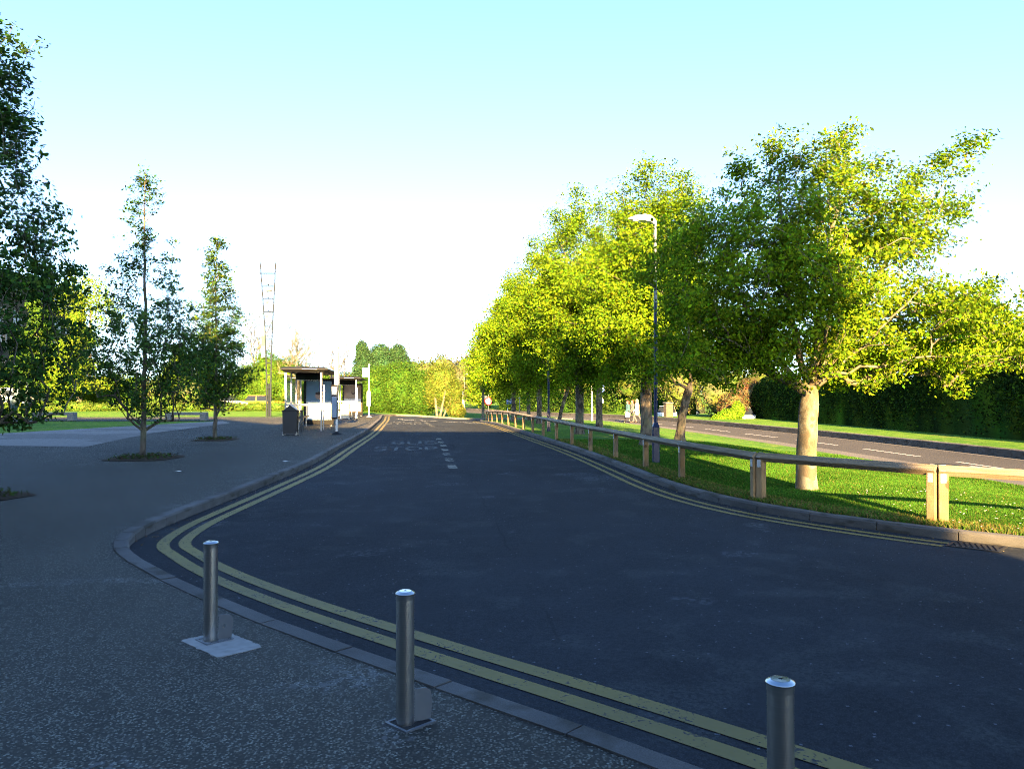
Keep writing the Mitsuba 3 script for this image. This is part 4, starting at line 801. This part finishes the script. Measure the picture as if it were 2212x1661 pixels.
    for a in (1.3, L / 2, L - 1.1): obj('bench_leg', bx(a - .025, a + .025, D - .4, D - .34, -.02, .48), M_ALU, t)
    return t
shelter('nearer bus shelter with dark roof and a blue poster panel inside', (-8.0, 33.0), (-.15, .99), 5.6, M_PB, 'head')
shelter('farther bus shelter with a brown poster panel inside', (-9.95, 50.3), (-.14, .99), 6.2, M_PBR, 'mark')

def bus_stop(label, x, y, H, flag, base=M_BLACK):
    t = thing('bus_stop_pole', label, 'bus stop', 'white bus stop poles'); z0 = pz(x, y)
    obj('base', lathe([(.21, -.01), (.20, .02), (.12, .07), (.05, .105), (.04, .12), (0, .12)], (x, y, z0), 24), base, t, smooth=30)
    obj('pole', tube([(x, y, z0), (x, y, z0 + H)], [.04, .04], 16), M_WPLAS, t, smooth=60)
    if flag == 'edge':
        obj('totem', box((x, y + .04, z0 + 2.55), (.11, .4, 1.35), .0, .02), M_WPLAS, t)
        obj('cap', lathe([(.05, H), (.05, H + .05), (0, H + .06)], (x, y, z0), 14), M_WPLAS, t)
    else:
        obj('flag', box((x - .25, y, z0 + 3.0), (.42, .04, .62), 0, .012), M_WPLAS, t)
        obj('cap', lathe([(.04, H), (.075, H + .03), (.06, H + .09), (0, H + .11)], (x, y, z0), 14), M_WPLAS, t)
    c = obj('timetable_case', box((x - (.075 if flag == 'edge' else .02), y - .06, z0 + 1.25), (.235, .06, 1.30) if flag == 'edge' else (.24, .06, .98), 0, .012), M_BLACK if flag == 'edge' else M_WPLAS, t)
    if flag == 'edge':
        for za, zb in ((.64, 1.47), (1.5, 1.84)): obj('sheet', box((x - .075, y - .0915, z0 + (za + zb) / 2), (.19, .003, zb - za - .03)), M_BLUEP, c)
    return t
bus_stop('bus stop pole on a black cone base with a dark timetable case', -6.68, 30.0, 3.15, 'edge')
bus_stop('farther bus stop pole with a square white flag on its left', -9.55, 52.6, 3.45, 'flag', M_ALU)

def bin_(label, x, y, rz, body, group):
    t = thing('litter_bin', label, 'litter bin', group); z0 = pz(x, y); W, D, H = .54, .5, .90
    c_, s_ = math.cos(rz), math.sin(rz)
    def P(a, b, z): return [x + a * c_ - b * s_, y + a * s_ + b * c_, z0 + z]
    def hb(a0, a1, b0, b1, za, zb, tp=0): return hull([P(a + (tp * np.sign(a) if z == zb else 0), b, z) for a in (a0, a1) for b in (b0, b1) for z in (za, zb)])
    obj('body', hb(-W / 2 + .03, W / 2 - .03, -D / 2, D / 2, .06, H, .03), body, t)
    obj('rim', hb(-W / 2 - .015, W / 2 + .015, -D / 2 - .015, D / 2 + .015, H, H + .03), M_DGREY, t)
    obj('roof', hull([P(a, b, H + .03) for a in (-W / 2 + .04, W / 2 - .04) for b in (-D / 2 + .02, D / 2 - .02)] + [P(0, b, H + .24) for b in (-D / 2 + .02, D / 2 - .02)]), body, t)
    obj('lid_plate', hull([P(a, b, z + dz) for (a, z) in ((.0, H + .245), (W / 2 - .02, H + .045)) for b in (-D / 2, D / 2) for dz in (0, .012)]), M_ALU, t)
    obj('side_screen', hull([P(a, b, z) for a in (W / 2 + .12, W / 2 + .15) for b in (-D / 2, D / 2) for z in (.1, H + .01)]), body, t)
    obj('shelf', hb(W / 2 - .01, W / 2 + .2, -D / 2, D / 2, H + .005, H + .025), M_DGREY, t)
    for a in (-1, 1):
        for b in (-1, 1): obj('foot', hb(a * (W / 2 - .03) - .025, a * (W / 2 - .03) + .025, b * (D / 2 - .03) - .025, b * (D / 2 - .03) + .025, -.01, .14), M_ALU, t)
    return t
bin_('dark litter bin with a peaked top in the shade before the nearer shelter', -8.35, 29.7, .12, M_CHAR, 'litter bins beside the shelters')
M_CREAMP = plain('cream_panel', (.62, .52, .38), .5)
bin_('sunlit cream litter bin with a peaked top beside the farther shelter', -10.25, 48.4, .12, M_CREAMP, 'litter bins beside the shelters')

# ------------------------------------------------------------------ mast, benches, sculptures
M_MAST = plain('mast_steel', (.028, .036, .048), .6, 0, .2)
def mast(x, y):
    t = thing('ladder_mast', 'tall slender ladder shaped steel mast carrying lamps and a banner', 'mast'); z0 = gz(x, y)
    prof = [(0, -.10, .16), (2.2, -.12, .17), (4.0, -.16, .20), (6.2, -.26, .27), (8.4, -.42, .38), (10.75, -.60, .48)]
    for c in (1, 2): obj('pole', tube([(x + p[c], y, z0 + p[0] - (.1 if p[0] == 0 else 0)) for p in prof], [.06, .056, .05, .046, .042, .038], 8), M_MAST, t, smooth=60)
    for dx in (-.02, .07): obj('stay', tube([(x + dx, y + .15, z0 - .1), (x + dx, y + .1, z0 + 2.3)], [.05, .05], 6), M_MAST, t, smooth=60)
    zs, ls, rs = zip(*prof)
    for z in (10.0, 9.1, 8.2, 7.3, 6.3, 5.4, 4.6, 3.75, 2.9, 2.0, 1.1):
        obj('rung', tube([(x + np.interp(z, zs, ls) - (.1 if z == 10 else 0), y, z0 + z), (x + np.interp(z, zs, rs), y, z0 + z)], [.042, .042], 6), M_MAST, t)
    for z in (9.1, 8.2, 7.3): obj('bracket', lathe([(.012, z), (.012, z + .06), (.085, z + .09), (.05, z + .13), (0, z + .13)], (x - .02, y - .02, z0), 10), M_DGREY, t)
    M_WARM = plain('tan_shade', (.55, .42, .26), .5)
    obj('floodlight', tube([(x - .14, y - .1, z0 + 8.78), (x + .24, y + .06, z0 + 8.88)], [.13, .10], 12), M_GREYP, t)
    for z, dx in ((7.95, -.1), (6.97, -.1)): obj('lamp_shade', lathe([(.02, z - .07), (.13, z + .03), (.15, z + .1), (.12, z + .1), (.02, z - .03)], (x + dx, y - .05, z0), 10), M_WARM, t)
    bn = np.array([(x - .52, y, 6.3), (x - .30, y, 6.32), (x - .24, y, 4.15), (x - .50, y, 4.1)]); 
    obj('banner', hull([b + [0, dy, z0] for b in bn for dy in (-.01, .01)]), procm('banner_print', lambda p, n, uv: dr.select(p.z > 5.75, mi.Color3f(.32, .38, .36), dr.select(p.z > 5.0, mi.Color3f(.16, .45, .12), dr.select(p.z > 4.7, mi.Color3f(.6, .68, .62), mi.Color3f(.34, .42, .44)))), .6, .3), t)
mast(-17.0, 54.9)
def bench(label, x, y):
    t = thing('bench', label, 'bench', 'concrete benches on the path'); z0 = pz(x, y); W = 2.35
    obj('slab', box((x, y, z0 + .405), (W - .02, .5, .17), .03, .012), M_CONC, t)
    for s in (-1, 1): obj('leg', box((x + s * (W / 2 - .16), y + s * .005, z0 + .158), (.34, .52, .32), .03, .012), M_CONC, t)
bench('concrete bench behind the bird sculptures', -26.6, 45.8); bench('concrete bench seen between the two nearer hornbeams', -19.0, 46.0)
def bird(label, x, y, face, Hh, fat):
    t = thing('bird_sculpture', label, 'sculpture', 'long necked bird sculptures on the lawn'); z0 = gz(x, y)
    pts = [(0, 0), (.0, .12), (.01, .35), (.02, .5), (.04, .75), (.06, 1.05), (.16 * face, 1.3), (.24 * face, 1.6), (.28 * face, 1.95), (.33 * face, 2.2), (.37 * face, 2.42), (.42 * face, 2.5)]
    rad = [.16, .06, .035, .05, .17 * fat, .27 * fat, .20 * fat, .12, .07, .055, .05, .015]
    m = cat([tube([(x + a, y, z0 + b * Hh / 2.5) for a, b in pts], rad, 14)])
    obj('body', m, M_PATINA, t, smooth=True)
    if fat > .9: obj('tail', hull([(x - .10, y, z0 + .85), (x - .1, y - .08, z0 + 1.2), (x - .1, y + .08, z0 + 1.2), (x - .42, y, z0 + 1.30), (x - .44, y - .06, z0 + 1.22), (x - .44, y + .06, z0 + 1.22)]), M_PATINA, t)
    obj('plinth', lathe([(.3, -.05), (.3, .04), (.28, .05), (0, .05)], (x, y, z0), 20), M_CONC, t)
bird('left bird sculpture with spread tail and thin single leg', -28.5, 45.0, 1, 2.5, 1.0)
bird('slim right bird sculpture seen from the front', -27.6, 44.8, .0, 2.45, .72)

# ------------------------------------------------------------------ signs and posts in the distance
def disc(c, r, th, nrm, sides=28):
    n = V3(*nrm); n /= np.linalg.norm(n); return tube([V3(*c) - n * th / 2, V3(*c) + n * th / 2], [r, r], sides)
def sign_post(label, x, y, H, z0, parts, polem=M_GREYP, r=.04, cat_='road sign'):
    t = thing('road_sign', label, cat_); obj('pole', tube([(x, y, z0 - .1), (x, y, z0 + H)], [r, r], 10), polem, t, smooth=60)
    for nm, m, mm in parts: obj(nm, m, mm, t)
    return t
zz = z1(S, 6.2, 61) + .1
t = thing('white_post', 'white painted post at the edge of the verge between two maple trunks', 'post'); obj('shaft', tube([(6.2, 61, zz - .1), (6.2, 61, zz + 2.6)], [.085, .075], 12), M_WPLAS, t, smooth=60); obj('cap', lathe([(.09, 2.6), (.09, 2.66), (0, 2.7)], (6.2, 61, zz), 12), M_WPLAS, t)
zz = z1(S, 7.25, 64) + .1
sign_post('blue round road sign above a small white plate', 7.15, 64, 2.9, zz, [('blue_disc', disc((7.25, 63.94, zz + 2.55), .32, .02, (.1, -1, 0)), M_SIGNB), ('arrow', box((7.25, 63.92, zz + 2.55), (.34, .008, .12), .1), M_WPLAS), ('white_plate', box((7.25, 63.94, zz + 1.55), (.34, .02, .38)), M_WPLAS)])
zz = z1(S, -2.7, 88)
sign_post('round white sign with a red border facing the main road beyond the rail end', -2.62, 88, 2.3, zz, [('red_border', disc((-2.65, 87.9, zz + 1.55), .46, .02, (.5, -1, 0)), M_SIGNR), ('white_disc', disc((-2.64, 87.88, zz + 1.55), .36, .02, (.5, -1, 0)), M_WPLAS), ('back_plate', box((-3.0, 88, zz + 1.95), (.5, .02, .36), .4), M_GREYP)])
zz = z1(S, -.2, 74)
t = thing('road_sign', 'blue rectangular sign on two white posts behind the far rail', 'road sign')
for dx in (-.22, .3): obj('post', tube([(-.2 + dx, 74, zz), (-.2 + dx, 74, zz + 1.75)], [.04, .04], 8), M_WPLAS, t)
obj('panel', box((-.16, 73.94, zz + 1.5), (.7, .03, .5)), M_SIGNB, t); obj('stripe', box((-.16, 73.92, zz + 1.5), (.6, .005, .05)), M_WPLAS, t)
sign_post('grey post with a small bracket right of the blue sign', .72, 74, 1.9, z1(S, .72, 74), [('bracket', box((.72, 73.98, z1(S, .72, 74) + 1.8), (.26, .03, .06)), M_GREYP)], cat_='post')
zz = z1(S, -7.6, 112)
sign_post('tall narrow blue and white sign beside the far street lamp', -7.0, 112, 3.3, zz, [('white_panel', box((-7.0, 111.93, zz + 1.4), (.22, .04, 1.8)), M_WPLAS), ('blue_panel', box((-7.0, 111.92, zz + 2.6), (.24, .05, .4)), M_SIGNB), ('dark_panel', box((-7.0, 111.92, zz + 3.1), (.2, .05, .4)), M_BLACK)])

# ------------------------------------------------------------------ vehicles, mostly hidden
def car(label, x, y, rz, paint, z0, van=False, name='parked_car'):
    t = thing(name, label, 'van' if van else 'car'); L, W, H = (4.9, 1.9, 2.2) if van else (4.2, 1.72, 1.45)
    e1, e3 = V3(math.cos(rz), math.sin(rz), 0), V3(-math.sin(rz), math.cos(rz), 0); fr = (V3(x, y, z0), e1, V3(0, 0, 1), e3)
    prof = [(-L / 2, .3), (-L / 2, H * .62), (-L / 2 + .12, H * .95), (-L / 2 + .4, H), (L * .2, H), (L * .36, H * .62), (L / 2 - .08, H * .5), (L / 2, .32)] if van else [(-L / 2, .32), (-L / 2 + .02, .82), (-L / 2 + .25, .92), (L / 2 - .95, .90), (L / 2 - .1, .74), (L / 2, .55), (L / 2, .3)]
    body = Polygon(prof)
    for wx in (-L * .3, L * .31): body = body.difference(Point(wx, .31).buffer(.37))
    obj('body', prism(body.exterior.coords, -W / 2, W / 2, fr), paint, t)
    if not van:
        obj('cabin', cat([hull([V3(x, y, z0) + e1 * a + e3 * b + V3(0, 0, z) for a, z, w in ((-L / 2 + .35, .91, .8), (L * .2, .91, .8), (L * .04, 1.45, .62), (-L / 2 + .75, 1.45, .62)) for b in (-w, w)])]), M_CARGL, t)
        obj('roof', hull([V3(x, y, z0) + e1 * a + e3 * b + V3(0, 0, z) for a in (-L / 2 + .75, L * .05) for b in (-.63, .63) for z in (1.44, 1.48)]), paint, t)
        for a, b in ((-L * .14, .0),): 
            for s in (-1, 1): obj('pillar', hull([V3(x, y, z0) + e1 * (a + d) + e3 * s * bb + V3(0, 0, z) for d in (-.04, .04) for bb, z in ((.81, .91), (.635, 1.45), (.80, .91), (.62, 1.45))]), paint, t)
    else:
        obj('windscreen', hull([V3(x, y, z0) + e1 * a + e3 * b + V3(0, 0, z) for a, z in ((L * .215, H * .97), (L * .355, H * .65), (L * .235, H * .97), (L * .37, H * .65)) for b in (-.8, .8)]), M_CARGL, t)
        for s in (-1, 1): obj('side_window', hull([V3(x, y, z0) + e1 * a + e3 * s * b + V3(0, 0, z) for a, z in ((.2, 1.4), (1.5, 1.4), (1.0, 1.95), (.2, 1.95)) for b in (W / 2 - .01, W / 2 + .006)]), M_CARGL, t)
    for wx in (-L * .3, L * .31):
        for s in (-1, 1):
            c = V3(x, y, z0 + .31) + e1 * wx + e3 * s * (W / 2 - .1); wk = obj('wheel', tube([c - e3 * .09, c + e3 * .09], [.31, .31], 20), M_TYRE, t); obj('rim', tube([c - e3 * .095, c + e3 * .095], [.19, .19], 14), M_ALU, wk)
    for s in (-1, 1):
        c = V3(x, y, z0 + .66) + e1 * (L / 2 - .04) + e3 * s * .6; obj('headlight', hull([c + e1 * a + e3 * b + V3(0, 0, z) for a in (-.1, .03) for b in (-.15, .15) for z in (-.06, .06)]), M_ALU, t)
    return t
M_CW, M_CY, M_CS = plain('white_car_paint', (.75, .75, .74), .2, 0, .5, clearcoat=.6), plain('yellow_car_paint', (.75, .42, .04), .25, 0, .5, clearcoat=.6), plain('silver_car_paint', (.55, .56, .57), .25, .5)
car('white parked van behind the left bird sculpture', -48.6, 75.6, .05, M_CW, gz(-48, 75.6), True, 'parked_van')
car('white parked car glimpsed under the hedge right of the slender hornbeam', -27.8, 77.4, .0, M_CW, gz(-27, 77))
car('orange parked car glimpsed under the hedge left of the mast', -24.4, 77.6, .0, M_CY, gz(-24, 77))
car('white parked car beyond the main road left of the copper shrub', 14.1, 71.5, 1.35, M_CW, z1(S, 14, 68) - .35)
car('yellow van parked behind the main road between two trunks', 16.6, 78.5, .1, M_CY, z1(S, 14.6, 73), True, 'parked_van')
car('silver parked car at the end of the evergreen hedge', 18.3, 63.5, 1.5, M_CS, z1(S, 19.3, 61) - .35)

t = thing('gate_pier', 'tan brick gate pier beyond the main road beside the white car', 'gate pier'); zz = z1(S, 13.2, 66.5)
obj('shaft', box((13.2, 66.5, zz + .65), (.62, .62, 1.5), .2, .02), procm('tan_brick', lambda p, n, uv: mix((.13, .10, .07), (.17, .13, .09), cell_rand(p.x * 4.4 + p.y * 2, p.z * 13, 1)), .9, .2), t); obj('coping', box((13.2, 66.5, zz + 1.45), (.72, .72, .1), .2, .02), M_CONC, t)
# ------------------------------------------------------------------ brick building at far left
def far_building():
    t = thing('brick_building', 'brown flat roofed brick building behind the left trees', 'building')
    c = V3(-57, 105); e = V3(.16, -.987); nn = V3(.987, .16)            # facade faces right; its far corner stands clear of the trees
    def P(a, b, z): return [*(c + e * a - nn * b), z]
    def bx(a0, a1, b0, b1, za, zb): return hull([P(a, b, z) for a in (a0, a1) for b in (b0, b1) for z in (za, zb)])
    obj('wall', bx(0, 25, 0, 12, -.5, 14.4), procm('dark_brick', lambda p, n, uv: mix((.055, .048, .030), (.085, .07, .045), cell_rand(p.x * 1.1 + p.y * .8, p.z * 3.3, 2)), .9, .2), t); obj('roof', bx(-.15, 25.15, -.15, 12.15, 14.4, 14.65), M_DGREY, t)
    for fl in range(5):
        for i in range(7):
            k = obj('window', bx(1.2 + i * 3.5, 3.2 + i * 3.5, -.04, .05, 1.0 + fl * 2.75, 2.5 + fl * 2.75), M_CARGL, t)
            obj('sill', bx(1.1 + i * 3.5, 3.3 + i * 3.5, -.1, .03, .92 + fl * 2.75, 1.0 + fl * 2.75), M_CONC, k)
far_building()

# ------------------------------------------------------------------ people
def mball(p, r): return manifold3d.Manifold.sphere(r, 14).translate([float(v) for v in p])
def bone(a, b, ra, rb): return manifold3d.Manifold.batch_hull([mball(a, ra), mball(b, rb)])
def solid(bones, res=.03, it=6):
    m = manifold3d.Manifold.batch_boolean(bones, manifold3d.OpType.Add).refine_to_length(res).to_mesh(); tm = trimesh.Trimesh(m.vert_properties[:, :3], m.tri_verts); trimesh.smoothing.filter_taubin(tm, iterations=it); return tm
def person(label, x, y, heading, z0, h, coat, trousers, hair, stride=.32, long_coat=0., longhair=False, bag=None, back=False):
    """Standing or walking figure, built facing +y and turned to its heading."""
    t = thing('person', label, 'person'); k = h / 1.75; c_, s_ = math.cos(heading), math.sin(heading)
    def place(m): 
        v = np.asarray(m.vertices) * k; return trimesh.Trimesh(np.c_[x + v[:, 0] * c_ - v[:, 1] * s_, y + v[:, 0] * s_ + v[:, 1] * c_, z0 + v[:, 2]], m.faces, process=False)
    hip, sh = .92, 1.43; st = stride
    L = {s: dict(hip=(s * .09, 0, hip), knee=(s * .10, s * st * .45 + .05, .50), ank=(s * .10, s * st * .8 - .04, .09), toe=(s * .11, s * st * .8 + .12, .035)) for s in (-1, 1)}
    A = {s: dict(sh=(s * .18, 0, sh - .03), elb=(s * .24, -s * st * .35 - .03, 1.13), wr=(s * .22, -s * st * .7 + .08, .90)) for s in (-1, 1)}
    body = [bone((0, 0, 1.0), (0, .01, 1.35), .13, .15), bone((-.13, 0, 1.38), (.13, 0, 1.38), .08, .08), bone((0, 0, 1.42), (0, .02, 1.54), .055, .052), bone((0, .02, 1.62), (0, .035, 1.66), .085, .093), bone((0, .075, 1.58), (0, .06, 1.62), .045, .06), bone((0, .115, 1.61), (0, .125, 1.62), .014, .012),
            bone((0, 0, hip), (0, 0, 1.02), .13, .13), bone((-.09, .02, 1.63), (-.095, .01, 1.65), .018, .018), bone((.09, .02, 1.63), (.095, .01, 1.65), .018, .018)]
    for s in (-1, 1):
        l, a = L[s], A[s]; body += [bone(l['hip'], l['knee'], .075, .05), bone(l['knee'], l['ank'], .048, .034), bone(l['ank'], l['toe'], .034, .025), bone(a['sh'], a['elb'], .046, .037), bone(a['elb'], a['wr'], .036, .025)]
        w = V3(*a['wr']); d = V3(0, .25, -1) / np.linalg.norm([0, .25, -1]); body.append(bone(w, w + d * .07, .026, .030))
        for f in range(4): b0 = w + d * .08 + V3(0, (f - 1.5) * .018, 0); b1 = b0 + d * (.035 + .006 * (f in (1, 2))) ; body += [bone(b0, b1, .0095, .009), bone(b1, b1 + d * .028 + V3(-s * .016, 0, 0), .009, .0075)]
        b0 = w + d * .03 + V3(0, .028, 0); body.append(bone(b0, b0 + d * .045 + V3(0, .022, 0), .011, .009))
    obj('body', place(solid(body)), M_SKIN, t, smooth=True)
    ct = [bone((0, 0, .98), (0, .01, 1.35), .155, .17), bone((-.14, 0, 1.38), (.14, 0, 1.38), .095, .095), bone((0, .0, .95 - long_coat), (0, 0, 1.0), .16 + long_coat * .12, .155)]
    for s in (-1, 1): a = A[s]; ct += [bone(a['sh'], a['elb'], .066, .055), bone(a['elb'], a['wr'], .053, .040)]
    obj('coat', place(solid(ct)), coat, t, smooth=True)
    tr = [bone((0, 0, .90), (0, 0, 1.0), .145, .14)]
    for s in (-1, 1): l = L[s]; tr += [bone(l['hip'], l['knee'], .092, .066), bone(l['knee'], l['ank'], .064, .048)]
    obj('trousers', place(solid(tr)), trousers, t, smooth=True)
    for s in (-1, 1): l = L[s]; obj('shoe', place(solid([bone((l['ank'][0], l['ank'][1] - .03, .055), l['toe'], .045, .034)], .02, 3)), M_BLACK, t, smooth=True)
    hr = [bone((0, -.005, 1.69), (0, .01, 1.70), .103, .098), bone((0, -.03, 1.62), (0, -.03, 1.68), .085, .095)]
    if longhair: hr += [bone((0, -.06, 1.42), (0, -.04, 1.66), .075, .085)]
    obj('hair', place(solid(hr).slice_plane([0, .055, 1.6], [0, -1, .55]) if False else solid(hr)), hair, t, smooth=True)
    return t, A
def cloth(key, c): return plain('cloth_' + key, c, .85, 0, .2)
C_WHITE, C_TEAL, C_GREY, C_BEIGE, C_DARK, C_BLOND, C_AUB = cloth('white', (.75, .75, .73)), cloth('teal', (.06, .14, .17)), cloth('grey', (.13, .13, .14)), cloth('beige', (.62, .56, .46)), cloth('dark', (.025, .025, .03)), cloth('blond', (.55, .40, .20)), cloth('auburn', (.13, .05, .03))
zf = lambda x, y: z1(S, x, y) + .006
hd = math.radians(100)
person('person in a teal jacket with auburn hair walking left, holding a white bag', 8.78, 59.6, hd, zf(8.78, 59.6), 1.66, C_TEAL, C_DARK, C_AUB, .30, .18, True)
person('person in dark grey walking between the other two', 9.22, 60.2, hd, zf(9.22, 60.2), 1.70, C_GREY, C_GREY, C_AUB, .34, .1, True)
person('person with blond hair in an open pale coat, last of the three walking', 9.5, 59.8, hd, zf(9.5, 59.8), 1.76, C_BEIGE, C_GREY, C_BLOND, .36, .25, True)
t = thing('carrier_bag', 'white carrier bag hanging from the hand of the walker in teal', 'bag'); zb = zf(8.78, 59.6)
obj('sack', hull([(8.70 + a, 59.35 + b, zb + z) for a, z in ((-.17, .42), (.17, .42), (-.14, .74), (.14, .74)) for b in (-.06, .06)]), C_WHITE, t)
obj('handle', tube([(8.62, 59.35, zb + .73), (8.66, 59.37, zb + .84), (8.74, 59.37, zb + .84), (8.78, 59.35, zb + .73)], [.01] * 4, 6), C_WHITE, t)
person('person in a white shirt and black trousers walking away beyond the end of the road', -5.45, 80, .1, gz(-5.45, 80), 1.78, C_WHITE, C_DARK, cloth('brown', (.06, .04, .03)), .2, .0)
